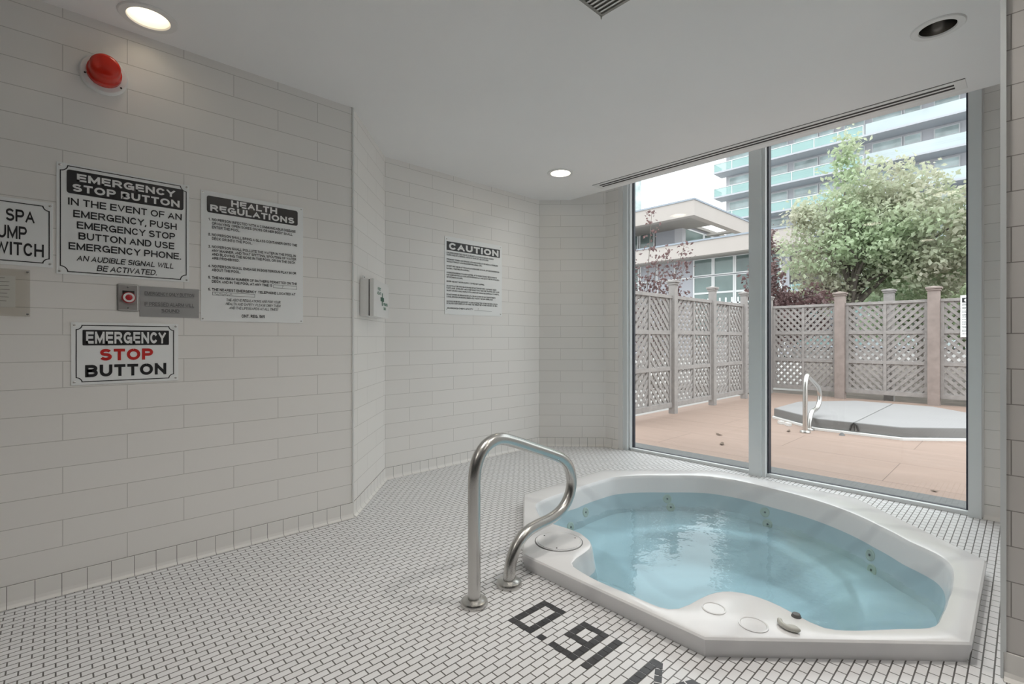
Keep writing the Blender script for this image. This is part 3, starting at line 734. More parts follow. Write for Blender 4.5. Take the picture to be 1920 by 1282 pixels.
# ---- caution sign
def caution(label, group):
    X0, X1, Z0, Z1 = 2.271, 2.889, 1.222, 1.850
    s = sign_panel('caution_sign', X0, X1, Z0, Z1, YC, label)
    def R(t, xa, xb, z, h, b=0.02): return (t, xa-X0, z-Z0, h, xb-xa, 'l', b, 0.0)
    put('heading_band', flat(MB(), [(0.018, 0.518), (0.592, 0.518), (0.592, 0.589), (0.018, 0.589)], -0.0036), M['signtext'], s, local=True)
    lettering('heading_lettering', [R('CAUTION', 2.312, 2.848, 1.748, 0.054, 0.04)], M['whitetext'], s)
    h = 0.0125; q = 2.289
    lettering('lettering', [
        R('CHILDREN UNDER THE AGE OF 12 ARE NOT ALLOWED IN THE SPA UNLESS', q, 2.790, 1.713, h), R('SUPERVISED BY A PERSON WHO IS 16 YEARS OF AGE OR OLDER.', q, 2.733, 1.696, h),
        R('PREGNANT WOMEN AND PERSONS WITH KNOWN HEALTH OR MEDICAL PROBLEMS', q, 2.839, 1.660, h), R('SHOULD CONSULT A PHYSICIAN BEFORE USING A SPA.', q, 2.661, 1.642, h),
        R('DO NOT USE THE SPA IF YOU HAVE AN OPEN SORE OR RASH, OR ARE EXPERIENCING', q, 2.856, 1.606, h), R('NAUSEA, VOMITING OR DIARRHEA.', q, 2.522, 1.587, h),
        R('OVEREXPOSURE MAY CAUSE FAINTING. 10 TO 15 MINUTES MAY BE EXCESSIVE', q, 2.827, 1.553, h), R('FOR SOME INDIVIDUALS. COOL DOWN PERIODICALLY AND LEAVE THE SPA IF NAUSEA', q, 2.856, 1.535, h), R('OR DIZZINESS OCCURS.', q, 2.452, 1.516, h),
        R('ENTER AND EXIT THE SPA SLOWLY, TO PREVENT SLIPPING.', q, 2.685, 1.482, h),
        R('DO NOT PLAY OR SWIM NEAR DRAINS OR SUCTION DEVICES. YOUR BODY, BODY', q, 2.823, 1.446, h), R('PARTS, HAIR, JEWELLERY AND OTHER OBJECTS MAY BECOME TRAPPED AND CAUSE', q, 2.856, 1.428, h), R('INJURY OR DROWNING. PEOPLE WITH LONG HAIR SHOULD BE ESPECIALLY CAREFUL.', q, 2.856, 1.408, h),
        R('DO NOT ENTER OR REMAIN IN SPA IF A DRAIN COVER OR SUCTION FITTING IS', q, 2.810, 1.376, h), R('LOOSE, BROKEN OR MISSING. IMMEDIATELY NOTIFY THE SPA OPERATOR.', q, 2.781, 1.358, h),
        R('NO FOOD OR BEVERAGE EXCEPT WATER IS PERMITTED WITHIN THE DECK OR SPA.', q, 2.839, 1.321, h), R('NO GLASS CONTAINERS OF ANY KIND ARE PERMITTED WITHIN THE DECK OR SPA.', q, 2.835, 1.305, h),
        R('MAXIMUM BATHER CAPACITY', 2.295, 2.560, 1.266, 0.0135)], M['signtext'], s)
    put('answer_line', flat(MB(), [(0.303, 0.041), (0.498, 0.041), (0.498, 0.0425), (0.303, 0.0425)], -0.004), M['signtext'], s, local=True)
    lettering('handwriting', [('7', 0.34, 0.046, 0.013, 0.008, 'l', 0.0, 0.2)], M['greytext'], s)
    screws(s, [(0.018, 0.040), (0.600, 0.020), (0.018, 0.606), (0.600, 0.612)], 0.005)
    return s
csign = caution('white CAUTION sign on the tiled wall of the recess', None)

# ---- first aid kit
tdir = Vector((B[0]-A[0], B[1]-A[1], 0)).normalized(); ndir = Vector((tdir.y, -tdir.x, 0))
KW, KD, KH = 0.375, 0.087, 0.226
k0 = Vector((A[0], A[1], 1.160)) + tdir*0.13
kit = empty('first_aid_kit', k0, 'white first aid kit box with green cross on the step wall', 'first aid kit', rz=math.atan2(tdir.y, tdir.x))
put('body', MB().box(0, KW, -0.055, -0.001, 0, KH, 0.006), M['white'], kit, True, local=True)
put('seam', MB().box(0.003, KW-0.003, -0.0585, -0.055, 0.003, KH-0.003), M['dark'], kit, local=True, label='dark gap between lid and body')
put('lid', MB().box(-0.001, KW+0.001, -KD, -0.0585, -0.001, KH+0.001, 0.007), M['white'], kit, True, local=True)
put('hanger', MB().box(0.015, 0.050, -0.020, -0.014, KH, KH+0.022, 0.001), M['white'], kit, local=True)
put('hanger_screw', MB().lathe([(0.003, 0.020), (0.003, 0.022), (0, 0.023)], (0.032, 0, KH+0.012), '-Y', 10), M['dark'], kit, local=True)
yk = -KD-0.0006
mb = MB(); cx, cz = 0.195, 0.115
for q in ((cx-0.011, cx+0.011, cz-0.04, cz+0.04), (cx-0.045, cx+0.045, cz-0.013, cz+0.013)):
    flat(mb, [(q[0], q[2]), (q[1], q[2]), (q[1], q[3]), (q[0], q[3])], yk)
put('green_cross', mb, M['greentext'], kit, local=True, label='green cross')
lettering('lettering', [('FIRST', 0.085, 0.166, 0.019, 0.075, 'l', 0.03, 0), ('AID KIT', 0.070, 0.139, 0.019, 0.095, 'l', 0.03, 0)], M['greentext'], kit, y=yk)
lettering('lettering', [('PREMIERS', 0.225, 0.078, 0.019, 0.11, 'l', 0.03, 0), ('SOINS', 0.228, 0.050, 0.019, 0.06, 'l', 0.03, 0)], M['greentext'], kit, y=yk)

# ---- grab rails
def smooth_path(pts, n=8):
    P = [Vector(p) for p in pts]; out = []
    for i in range(len(P)-1):
        p0 = P[max(i-1, 0)]; p1 = P[i]; p2 = P[i+1]; p3 = P[min(i+2, len(P)-1)]
        for k in range(n):
            t = k/n
            out.append(0.5*((2*p1)+(-p0+p2)*t+(2*p0-5*p1+4*p2-p3)*t*t+(-p0+3*p1-3*p2+p3)*t**3))
    out.append(P[-1]); return out
RAIL = [(0, 0.0), (0, 0.2), (0.0, 0.40), (0.003, 0.50), (0.022, 0.560), (0.060, 0.598), (0.108, 0.615), (0.160, 0.612), (0.225, 0.592), (0.33, 0.552), (0.46, 0.502), (0.530, 0.470),
        (0.580, 0.422), (0.600, 0.355), (0.584, 0.288), (0.535, 0.238), (0.46, 0.212), (0.36, 0.203), (0.295, 0.190), (0.240, 0.150), (0.208, 0.090), (0.198, 0.03), (0.197, 0.0)]
def grab_rail(x, y, z, label, dx2=0.0):
    t = empty('grab_rail', (x, y, z), label, 'handrail')
    pts = [(p[0], 0.015*min(1, p[0]/0.2), p[1]) for p in RAIL]
    put('rail_tube', MB().tube(smooth_path(pts, 6), 0.0245, 20), M['steel'], t, True, local=True)
    for (fx, fy) in ((0, 0), (0.197, 0.015)):
        put('floor_flange', MB().lathe([(0.0, 0.001), (0.052, 0.001), (0.053, 0.012), (0.049, 0.019), (0.036, 0.022), (0.030, 0.026), (0.0245, 0.026)], (fx, fy, 0), 'Z', 36), M['steel'], t, True, local=True)
    return t
grab_rail(1.172, 1.456, 0.0, 'curved brushed steel grab rail beside the indoor tub')

# ---- depth marking in the floor mosaic
dm = empty('depth_marking', (1.29, 1.10, 0.0), 'dark mosaic depth number 0.91 set in the white floor tiles', 'floor marking')
def cell(mb, c, r, sub=None):      # column c counted towards -Y, row r counted down from X = 1.39
    yy = 1.29 - MX*c; xx = 1.3900 - MX*r; g = 0.0012
    mb.box(xx-MX+g, xx-g, yy-MX+g, yy-g, -0.001, 0.0012)
def numeral(cells):
    mb = MB()
    for c, r in cells: cell(mb, c, r)
    put('numeral', mb, M['blacktile'], dm)
def grouted(c0, c1, r0, r1, mb):
    mb.box(1.39-MX*(r1+1), 1.39-MX*r0, 1.29-MX*(c1+1), 1.29-MX*c0, -0.001, 0.0006)
def solid(cells):
    mb = MB(); g = 0.0002
    for c, r in cells:
        yy = 1.29-MX*c; xx = 1.39-MX*r
        mb.box(xx-MX+g, xx-g, yy-MX+g, yy-g, -0.001, 0.0005)
    return mb
zero = [(c, r) for c in range(4) for r in range(7) if c in (0, 3) or r in (0, 6)]
nine = [(7, 0), (8, 0), (9, 0), (10, 0), (7, 1), (7, 2), (7, 3), (8, 3), (9, 3), (10, 1), (10, 2), (10, 3), (10, 4), (10, 5), (10, 6), (9, 6), (8, 6), (7, 6)]
one = [(12, r) for r in range(7)]
for cells in (zero, [(5, 6)], nine, one): numeral(cells)
mb = MB()
for r in range(7): cell(mb, 17, r); cell(mb, 22, r)
for sgn, c0 in ((1, 17.9), (-1, 22.1)):
    for k in range(4):
        f = (k+0.4)/4.0
        cxy = (1.385-f*0.115, 1.29-MX*(c0+sgn*f*2.1))
        d = Vector((-0.115, -MX*2.1*sgn, 0)).normalized(); n_ = Vector((-d.y, d.x, 0))
        mb.obox((cxy[0], cxy[1], 0.0003), d, n_, (0, 0, 1), 0.0135, 0.011, 0.0007)
put('letter', mb, M['blacktile'], dm)

# ---- the whirlpool tub
INNER = [(120.3, .959), (97.7, .842+.01), (81.0, .862), (70.5, .888), (62.3, .880), (45.2, .856), (26.2, .893), (15.3, .872), (358.8, .815), (340.7, .812), (329.2, .812), (313.6, .815),
         (300.0, .845), (290.6, .917), (285.3, .927), (273.2, .915), (262.6, .922), (253.5, .950), (247.8, .980), (244.8, .978), (240.3, .955), (234.8, .944), (230.3, .942), (224.7, .930),
         (223.0, .895), (222.0, .850), (219.4, .795), (216.6, .755), (212.8, .730), (208.4, .727), (204.7, .748), (200.2, .827), (198.5, .900), (196.6, .950), (194.3, .965), (185.7, .941),
         (176.8, .944), (170.5, .941), (166.5, .935), (165.0, .886), (163.4, .805), (160.5, .752), (156.2, .724), (148.3, .729), (141.9, .788), (138.2, .852), (132.3, .904)]
INNER = sorted(INNER)
def r_inner(deg):
    deg %= 360
    pts = [(INNER[-1][0]-360, INNER[-1][1])] + INNER + [(INNER[0][0]+360, INNER[0][1])]
    for (a0, r0), (a1, r1) in zip(pts, pts[1:]):
        if a0 <= deg <= a1: return r0 + (r1-r0)*(deg-a0)/(a1-a0)
def r_oct(deg, hw):
    return hw/max(math.cos(math.radians(deg-45*k)) for k in range(8))
NA = 192
ANG = [360.0*k/NA for k in range(NA)]
raw = [r_inner(a) for a in ANG]
RI = [(raw[k-1]+2*raw[k]+raw[(k+1) % NA])/4 for k in range(NA)]
def ring(mb, rr, z):
    return [mb.bm.verts.new((TC.x+r*math.cos(math.radians(a)), TC.y+r*math.sin(math.radians(a)), z)) for r, a in zip(rr, ANG)]
WZ = -0.045
ro = lambda hw: [r_oct(a, hw) for a in ANG]
seat = [min(0.66, RI[k]-0.16) for k in range(NA)]
LV = [(ro(0.985), -0.002), (ro(0.992), 0.02), (ro(1.0), 0.052), (ro(0.999), 0.062), (ro(0.993), 0.068), (ro(0.984), 0.070), ([r+0.018 for r in RI], 0.070), ([r+0.006 for r in RI], 0.067), (RI, 0.058), ([r-0.004 for r in RI], 0.045),
      ([r-0.020 for r in RI], WZ), ([r-0.024 for r in RI], WZ-0.02), ([r-0.045 for r in RI], -0.165), ([r-0.090 for r in RI], -0.172), ([s_*1.0 for s_ in seat], -0.205), ([s_*0.90 for s_ in seat], -0.225),
      ([s_*0.72 for s_ in seat], -0.33), ([s_*0.55 for s_ in seat], -0.375), ([s_*0.3 for s_ in seat], -0.39)]
mb = MB(); rings = [ring(mb, rr, z) for rr, z in LV]
for a, b in zip(rings, rings[1:]):
    for k in range(NA): mb.bm.faces.new([a[k], a[(k+1) % NA], b[(k+1) % NA], b[k]])
cv = mb.bm.verts.new((TC.x, TC.y, -0.395))
for k in range(NA): mb.bm.faces.new([rings[-1][k], rings[-1][(k+1) % NA], cv])
tub = empty('whirlpool_tub', (TC.x, TC.y, 0.0), 'white marbled octagonal whirlpool tub sunk in the mosaic floor', 'hot tub')
put('tub_shell', mb, M['marble'], tub, True, angle=32)
mb = MB(); rg = ring(mb, [r-0.018 for r in RI], WZ); cv = mb.bm.verts.new((TC.x, TC.y, WZ))
for k in range(NA): mb.bm.faces.new([rg[k], rg[(k+1) % NA], cv])
put('water', mb, M['water'], tub, label='clear turquoise water')
put('filter_lid', MB().lathe([(0.108, 0.0695), (0.108, 0.0735), (0.104, 0.0735), (0.1035, 0.0715), (0.100, 0.0715), (0.099, 0.0745), (0, 0.0750)], (1.722, 1.507, 0), 'Z', 48), M['marble'], tub, True, label='round lid with screws')
put('lid_groove', MB().lathe([(0.1085, 0.0700), (0.1125, 0.0712), (0.1125, 0.0696)], (1.722, 1.507, 0), 'Z', 48), M['greytext'], tub, True, label='dark groove round the lid')
for a in (95, 215, 335):
    put('lid_screw', MB().lathe([(0.0035, 0.0745), (0.0035, 0.0758), (0, 0.076)], (1.722+0.085*math.cos(math.radians(a)), 1.507+0.085*math.sin(math.radians(a)), 0), 'Z', 10), M['dark'], tub)
for (x, y, r) in ((1.690, 0.622, 0.046), (1.690, 0.755, 0.040)):
    put('control_disc', MB().lathe([(r, 0.0695), (r, 0.0725), (r*0.88, 0.0735), (r*0.84, 0.0715), (0, 0.0715)], (x, y, 0), 'Z', 36), M['marble'], tub, True)
pts = []
for k in range(11):
    a = math.radians(70+150*k/10.0 - 45 + 60); pts.append((1.770+0.032*math.cos(a), 0.530+0.036*math.sin(a), 0.080))
put('diverter_handle', MB().tube(pts, [0.004]+[0.0085]*9+[0.004], 12), M['greyplastic'], tub, True, label='grey crescent handle')
put('diverter_base', MB().lathe([(0.020, 0.0695), (0.019, 0.075), (0.012, 0.078), (0, 0.078)], (1.760, 0.525, 0), 'Z', 24), M['greyplastic'], tub, True)
put('air_nozzle', MB().lathe([(0.016, 0.05), (0.016, 0.070), (0.012, 0.080), (0, 0.082)], (1.848, 0.540, 0), 'Z', 16), M['greytext'], tub, True, label='dark grey nozzle')
# jets on the basin wall
def basin_r(deg, z):
    k = int(round((deg % 360)/360*NA)) % NA
    f = (WZ-z)/(WZ+0.165); return RI[k]-0.020 - 0.025*f
JETS = [(45.5, -0.085), (44.0, -0.140), (2.0, -0.085), (0.5, -0.150), (314.0, -0.090), (312.0, -0.155), (92.0, -0.090), (103.0, -0.140)]
for (deg, z) in JETS:
    a = math.radians(deg); r = basin_r(deg, z); nd = Vector((-math.cos(a), -math.sin(a), 0.18)).normalized()
    k45 = round(deg/45.0)*45; na = math.radians(k45); nd = Vector((-math.cos(na), -math.sin(na), 0.18)).normalized()
    c = Vector((TC.x+r*math.cos(a), TC.y+r*math.sin(a), z))
    for nm, prof, mt in (('jet', [(0.030, -0.006), (0.030, 0.004), (0.024, 0.007), (0.017, 0.004), (0, 0.004)], 'jet'), ('jet_eye', [(0.006, 0.003), (0.006, 0.007), (0.004, 0.008), (0, 0.008)], 'greytext')):
        mb = MB().lathe(prof, (0, 0, 0), 'Z', 24)
        mb.bm.transform(Matrix.Translation(c) @ nd.to_track_quat('Z', 'Y').to_matrix().to_4x4())
        put(nm, mb, M[mt], tub, True)

# ================================================================== OUTSIDE
deck = struct('patio', MB().box(XW+0.31, 10.02, -3.5, 3.55, -0.06, 0.0), M['deck'])
set_uv(deck, lambda co, nn: (co.y+0.185+17.9, co.x-4.34+7.2))
struct('ground', MB().box(4.0, 120, -80, 140, -0.20, -0.10), M['ground'])
struct('terrace', MB().box(-60, -4.4, -60, 60, -0.4, -0.30), M['ground'])
struct('planting_bed', MB().prism([(10.02, -4), (29, -12), (29, 8.1), (11.2, 3.1), (11.0, 6.0), (10.02, 6.0)], -0.10, -0.05), M['soil'])

# ---- fences: panels and posts
def lattice(w, h, flip):
    """two layers of diagonal slats clipped to a w x h opening, in x-z"""
    mb = MB(); bm = mb.bm
    pitch, sw, th = 0.084, 0.044, 0.009
    for layer, sg in ((0, 1), (1, -1)):
        sgn = sg if not flip else -sg
        d = Vector((sgn*0.7071, 0, 0.7071)); n = Vector((0.7071, 0, -sgn*0.7071))
        yc = -0.006 if layer == 0 else 0.006
        L = w+h
        m = int(L/pitch)+2
        for i in range(-m, m+1):
            c = Vector((w/2, yc, h/2)) + n*(i*pitch+0.03)
            sub = bmesh.new()
            v = [sub.verts.new(c + d*L*a + n*sw/2*b + Vector((0, 1, 0))*th/2*e) for e in (-1, 1) for a, b in ((-1, -1), (1, -1), (1, 1), (-1, 1))]
            for f in ((3, 2, 1, 0), (4, 5, 6, 7), (0, 1, 5, 4), (1, 2, 6, 5), (2, 3, 7, 6), (3, 0, 4, 7)): sub.faces.new([v[q] for q in f])
            for co, no in (((0, 0, 0), (-1, 0, 0)), ((w, 0, 0), (1, 0, 0)), ((0, 0, 0), (0, 0, -1)), ((0, 0, h), (0, 0, 1))):
                g = sub.verts[:]+sub.edges[:]+sub.faces[:]
                if not g: break
                r_ = bmesh.ops.bisect_plane(sub, geom=g, plane_co=co, plane_no=no, clear_outer=True)
                es = [e for e in r_['geom_cut'] if isinstance(e, bmesh.types.BMEdge)]
                if es: bmesh.ops.holes_fill(sub, edges=es)
            if sub.faces:
                tmp = bpy.data.meshes.new('x'); sub.to_mesh(tmp); bm.from_mesh(tmp); bpy.data.meshes.remove(tmp)
            sub.free()
    return mb.mesh('lattice')
PW, PZ0, PZ1 = 1.131, 0.085, 1.625
def fence_panel(label, group, flips, mat):
    """local frame: x along the panel, z up, -y towards the patio"""
    t = empty('lattice_fence', (0, 0, 0), label, 'fence', group)
    def rail(nm, *b): put(nm, MB().box(*b, 0.002), M[mat], t, local=True)
    rail('top_rail', 0, PW, -0.034, 0.034, PZ1-0.045, PZ1)
    rail('bottom_rail', 0, PW, -0.03, 0.03, PZ0, PZ0+0.07)
    h = PZ1-0.045-PZ0-0.07; st_ = 0.045
    rh = (h-2*0.055)/3.0
    xs = (0.0, PW/2-st_/2, PW-st_)
    for x in xs: rail('stile', x, x+st_, -0.024, 0.024, PZ0+0.07, PZ1-0.045)
    cw = PW/2-st_*1.5
    for k in (1, 2):
        z = PZ0+0.07+rh*k+0.055*(k-1)
        for x in (st_, PW/2+st_/2): rail('middle_rail', x, x+cw, -0.024, 0.024, z, z+0.055)
    for ci, x in enumerate((st_, PW/2+st_/2)):
        me = lattice(cw, rh, flips[ci])
        me.materials.append(M[mat])
        for k in range(3):
            z = PZ0+0.07+k*(rh+0.055)
            l = bpy.data.objects.new('lattice', me); C.objects.link(l); l.parent = t; l.location = (x, 0, z)
            l.location.y = 0.0
    return t
def fence_post(x, y, hw, h, label, group, mat, capmat):
    t = empty('fence_post', (x, y, -0.06), label, 'fence post', group)
    put('post', MB().box(-hw, hw, -hw, hw, 0, h-0.075+0.06, 0.004), M[mat], t, local=True)
    z = h-0.075+0.06
    mb = MB()
    for (e, a, b) in ((0.012, 0.0, 0.030), (0.026, 0.030, 0.058)): mb.box(-hw-e, hw+e, -hw-e, hw+e, z+a, z+b, 0.003)
    q = hw+0.016; ap = [mb.bm.verts.new(p) for p in ((-q, -q, z+0.058), (q, -q, z+0.058), (q, q, z+0.058), (-q, q, z+0.058))]; tip = mb.bm.verts.new((0, 0, z+0.078))
    for i in range(4): mb.bm.faces.new([ap[i], ap[(i+1) % 4], tip])
    put('post_cap', mb, M[capmat], t, local=True)
    return t
YF = 3.36; XF = 9.93
LX = [4.98, 6.205, 7.43, 8.655, 9.88]
ltxt = ['weathered lattice fence panel on left side, nearest the window', 'weathered lattice fence panel on left side, second from the window',
        'weathered lattice fence panel on left side, third from the window', 'weathered lattice fence panel on left side, last before the far corner']
LG = 'lattice panels of the left fence'; BG = 'lattice panels of the back fence'
pl = fence_panel(ltxt[0], LG, (False, True), 'fence')
pb = fence_panel('grey lattice fence panel in back fence, beside the corner', BG, (True, False), 'fence')
index_kids()
panels = [pl] + [copy_tree(pl) for _ in range(3)]
for i, p in enumerate(panels):
    p.location = ((LX[i]+LX[i+1])/2-PW/2, YF, 0); p['label'] = ltxt[i]
ptxt = ['square weathered fence post standing against the window edge', 'square capped fence post between first and second left panels', 'square capped fence post between second and third left panels', 'square capped fence post between third and fourth left panels', 'corner fence post where the two lattice fences meet']
for i, x in enumerate(LX): fence_post(x, YF-0.02, 0.046, 1.845, ptxt[i], 'posts of the left fence', 'fence', 'fence')
BY = [3.365, 2.205, 0.975, -0.255, -1.485, -2.7]
btxt = ['lattice panel of back fence beside the corner, behind the outdoor handrail', 'lattice panel of back fence between the two pinkish posts', 'lattice panel of back fence carrying the white sign', 'lattice panel of back fence hidden behind the right wall', 'far right lattice panel of back fence behind the right wall']
bps = [pb] + [copy_tree(pb) for _ in range(4)]
for i, p in enumerate(bps):
    hi = BY[i]-0.073; lo = BY[i+1]+0.073
    p.rotation_euler = (0, 0, -PI/2); p.location = (XF, hi, 0.02); p.scale = ((hi-lo)/PW, 1, 1); p['label'] = btxt[i]
qtxt = ['pinkish capped post of back fence behind the outdoor handrail', 'pinkish capped post of back fence left of the white sign', 'pinkish capped fence post hidden right of the window', 'far pinkish capped fence post behind the right wall', 'last pinkish capped fence post behind the right wall']
for i, y in enumerate(BY[1:]): fence_post(XF-0.04, y, 0.072, 1.845, qtxt[i], 'posts of the back fence', 'fencepink', 'fencepink')
fence_post(10.55, 1.63, 0.07, 1.90, 'grey capped post standing behind the back fence', None, 'fence', 'fence')
# caution sign outside
index_kids()
cs2 = copy_tree(csign); cs2['label'] = 'white sign hung on the back lattice fence, cut by the window frame'
cs2.rotation_euler = (0, 0, -PI/2); cs2.location = (9.895, 0.675, 1.052)

# ---- outdoor tub with its cover
CV = [(6.235, .86), (6.235, 1.62), (6.77, 2.236), (7.72, 2.236), (8.44, 1.70), (8.44, .84), (7.80, .26), (6.78, .28)]
cc = Vector((7.34, 1.255))
def grow(P, s_): return [(cc.x+(p[0]-cc.x)*s_, cc.y+(p[1]-cc.y)*s_) for p in P]
ot = empty('outdoor_tub', (cc.x, cc.y, 0.0), 'white rim of the outdoor hot tub under its cover', 'hot tub')
put('tub_rim', MB().prism(grow(CV, 1.02)[::-1], 0.0, 0.028, 0.008), M['white'], ot)
for (x, y) in ((6.62, 2.20), (6.42, 1.98), (6.35, 1.88)):
    put('cover_clip', MB().obox((x-0.055, y+0.045, 0.018), (0.65, 0.76, 0), (-0.76, 0.65, 0), (0, 0, 1), 0.035, 0.022, 0.017), M['white'], ot)
cvr = empty('spa_cover', (cc.x, cc.y, 0.028), 'grey vinyl folding cover lying on the outdoor tub', 'tub cover')
for half, ys in (('near', 1), ('far', -1)):
    Y0 = 1.262
    P = [p for p in CV]
    if ys > 0: poly = [(6.235, Y0+0.003), (6.235, 1.62), (6.77, 2.236), (7.72, 2.236), (8.44, 1.70), (8.44, Y0+0.003)][::-1]
    else: poly = [(6.235, Y0-0.003), (8.44, Y0-0.003), (8.44, .84), (7.80, .26), (6.78, .28), (6.235, .86)]
    mb = MB().prism(poly, 0.032, 0.132, 0.014)
    o = put('cover_half', mb, [M['cover'], M['coverside']], cvr, True, angle=50)
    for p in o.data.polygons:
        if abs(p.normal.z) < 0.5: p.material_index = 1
mb = MB()
put('strap', MB().tube([(6.228, 1.225, 0.045), (6.218, 1.238, 0.10), (6.222, 1.262, 0.125), (6.218, 1.284, 0.10), (6.228, 1.30, 0.045)], 0.010, 8), M['strap'], cvr, True, label='black strap loop')
grab_rail(5.965, 1.655, 0.0, 'curved steel grab rail on the deck beside the outdoor tub')
solo('deck_anchor', MB().lathe([(0.0, 0.0), (0.03, 0.0), (0.022, 0.012), (0.010, 0.028), (0, 0.030)], (6.08, 1.34, 0.0005), 'Z', 12), M['greytext'], 'small dark anchor on the deck in front of the cover', 'anchor', smooth=True)
# fallen leaves
LV_ = [((4.70, 2.02), 0.05, 0.4, 'curled dry leaf on the deck left of the mullion'), ((5.14, 2.24), 0.045, 1.3, 'small dark dry leaf further out on the deck'),
       ((4.28, 0.42), 0.022, 2.0, 'tiny dry leaf on the deck near the right pane'), ((5.9, 1.80), 0.045, 0.2, 'dry leaf beside the outdoor handrail foot')]
for (p, sz, rz, lb) in LV_:
    mb = MB(); pts = [(-1, 0, 0.2), (-0.3, 0.38, 0.05), (0.5, 0.32, 0.1), (1, 0, 0.35), (0.5, -0.32, 0.3), (-0.3, -0.38, 0.1)]
    vv = [mb.bm.verts.new((a*sz, b*sz, c*sz*0.8+0.003)) for a, b, c in pts]
    m1 = mb.bm.verts.new((0, 0, 0.001))
    for i in range(6): mb.bm.faces.new([vv[i], vv[(i+1) % 6], m1])
    r_ = bmesh.ops.extrude_face_region(mb.bm, geom=mb.bm.faces[:])
    bmesh.ops.translate(mb.bm, vec=(0, 0, 0.002), verts=[g for g in r_['geom'] if isinstance(g, bmesh.types.BMVert)])
    o = put('fallen_leaf', mb, M['leafdry']); o.location = (p[0], p[1], 0.0); o.rotation_euler = (0, 0, rz)
    tag(o, lb, 'leaf', 'fallen leaves on the deck')

# ---- low building with two flat roofs
lb_ = empty('pavilion_building', (30, 15, -0.1), 'cream two storey building with deep flat roof canopies behind left fence', 'building')
def part(nm, mat, *boxes, parent=None, label=None):
    mb = MB()
    for b in boxes: mb.box(*b)
    return put(nm, mb, M[mat], parent or lb_, label=label)
YU = 14.69
# upper canopy: a fascia round an open frame
part('upper_fascia', 'stucco', (30, 30.5, YU, 34, 9.05, 10.05), (30.5, 52, YU, YU+0.5, 9.05, 10.05))
part('upper_flashing', 'flash', (29.95, 30.55, YU-0.05, 34, 10.05, 10.16), (30.55, 52, YU-0.05, YU+0.55, 10.05, 10.16))
part('upper_soffit', 'soffit', (30.5, 33, YU+2.3, 34, 9.05, 9.2), (30.5, 33.0, YU+0.5, YU+2.3, 9.05, 9.2), (33.0, 33.6, YU+0.5, YU+2.3, 9.05, 9.2), (36.8, 37.3, YU+0.5, YU+2.3, 9.05, 9.2), (40.8, 52, YU+0.5, YU+2.3, 9.05, 9.2))
part('upper_roof', 'soffit', (33, 52, YU+2.3, 34, 9.4, 9.6))
part('upper_wall', 'panelwhite', (33, 33.3, 17.6, 19.2, 6.9, 9.4), (33.3, 52, 17.2, 17.5, 6.9, 9.4))
for (y0, y1) in ((19.3, 20.6), (20.7, 22.2), (22.3, 23.8), (23.9, 26), (26.1, 28.5), (28.6, 31)):
    f = part('window', 'winframe', (33, 33.1, y0, y0+0.08, 7.0, 9.4), (33, 33.1, y1-0.08, y1, 7.0, 9.4), (33, 33.1, y0+0.08, y1-0.08, 7.0, 7.1), (33, 33.1, y0+0.08, y1-0.08, 9.3, 9.4))
    put('pane', MB().box(33.04, 33.07, y0+0.08, y1-0.08, 7.1, 9.3), M['winglass'], f)
for (x0, x1) in ((33.5, 36.5), (36.6, 40.4), (40.5, 45)):
    f = part('window', 'winframe', (x0, x0+0.1, 17.1, 17.18, 7.0, 9.2), (x1-0.1, x1, 17.1, 17.18, 7.0, 9.2), (x0+0.1, x1-0.1, 17.1, 17.18, 7.0, 7.1), (x0+0.1, x1-0.1, 17.1, 17.18, 9.1, 9.2))
    put('pane', MB().box(x0+0.1, x1-0.1, 17.12, 17.15, 7.1, 9.1), M['winglass'], f)
part('corner_pier', 'towerwall', (32.9, 33.4, 17.0, 17.6, 6.9, 9.3))
part('lower_fascia', 'stucco', (29.7, 30.2, 8.9, 34, 6.32, 7.24), (30.2, 36, 8.9, 9.4, 6.32, 7.24))
part('lower_flashing', 'flash', (29.65, 30.25, 8.85, 34, 7.24, 7.34), (30.25, 36, 8.85, 9.45, 7.24, 7.34))
part('lower_soffit', 'soffit', (30.2, 52, 9.4, 34, 6.36, 6.9))
part('ground_wall', 'panelwhite', (31.3, 31.6, 9.6, 34, -0.1, 6.36))
gw = [(y, y+1.28) for y in (9.9, 11.25, 12.62, 13.99)]
for (y0, y1) in gw:
    for (z0, z1) in ((0.6, 2.6), (2.6, 4.05), (4.05, 5.15), (5.2, 6.34)):
        f = part('window', 'winframe', (31.18, 31.32, y0, y0+0.1, z0, z1), (31.18, 31.32, y1-0.02, y1+0.08, z0, z1), (31.18, 31.32, y0+0.1, y1-0.02, z0, z0+0.07), (31.18, 31.32, y0+0.1, y1-0.02, z1-0.05, z1))
        put('pane', MB().box(31.22, 31.26, y0+0.1, y1-0.02, z0+0.07, z1-0.05), M['winglass'], f)
for y in (15.33, 16.7, 18.05, 19.4):
    part('panel_batten', 'winframe', (31.22, 31.3, y-0.04, y+0.04, 0, 6.34))
part('panel_batten', 'winframe', (31.22, 31.3, 15.3, 34, 5.12, 5.2))
f = part('window', 'winframe', (31.2, 31.3, 19.5, 19.6, 3.6, 6.3), (31.2, 31.3, 21.5, 21.6, 3.6, 6.3), (31.2, 31.3, 19.6, 21.5, 3.6, 3.7), (31.2, 31.3, 19.6, 21.5, 6.2, 6.3))
put('pane', MB().box(31.23, 31.26, 19.6, 21.5, 3.7, 6.2), M['winglass'], f)

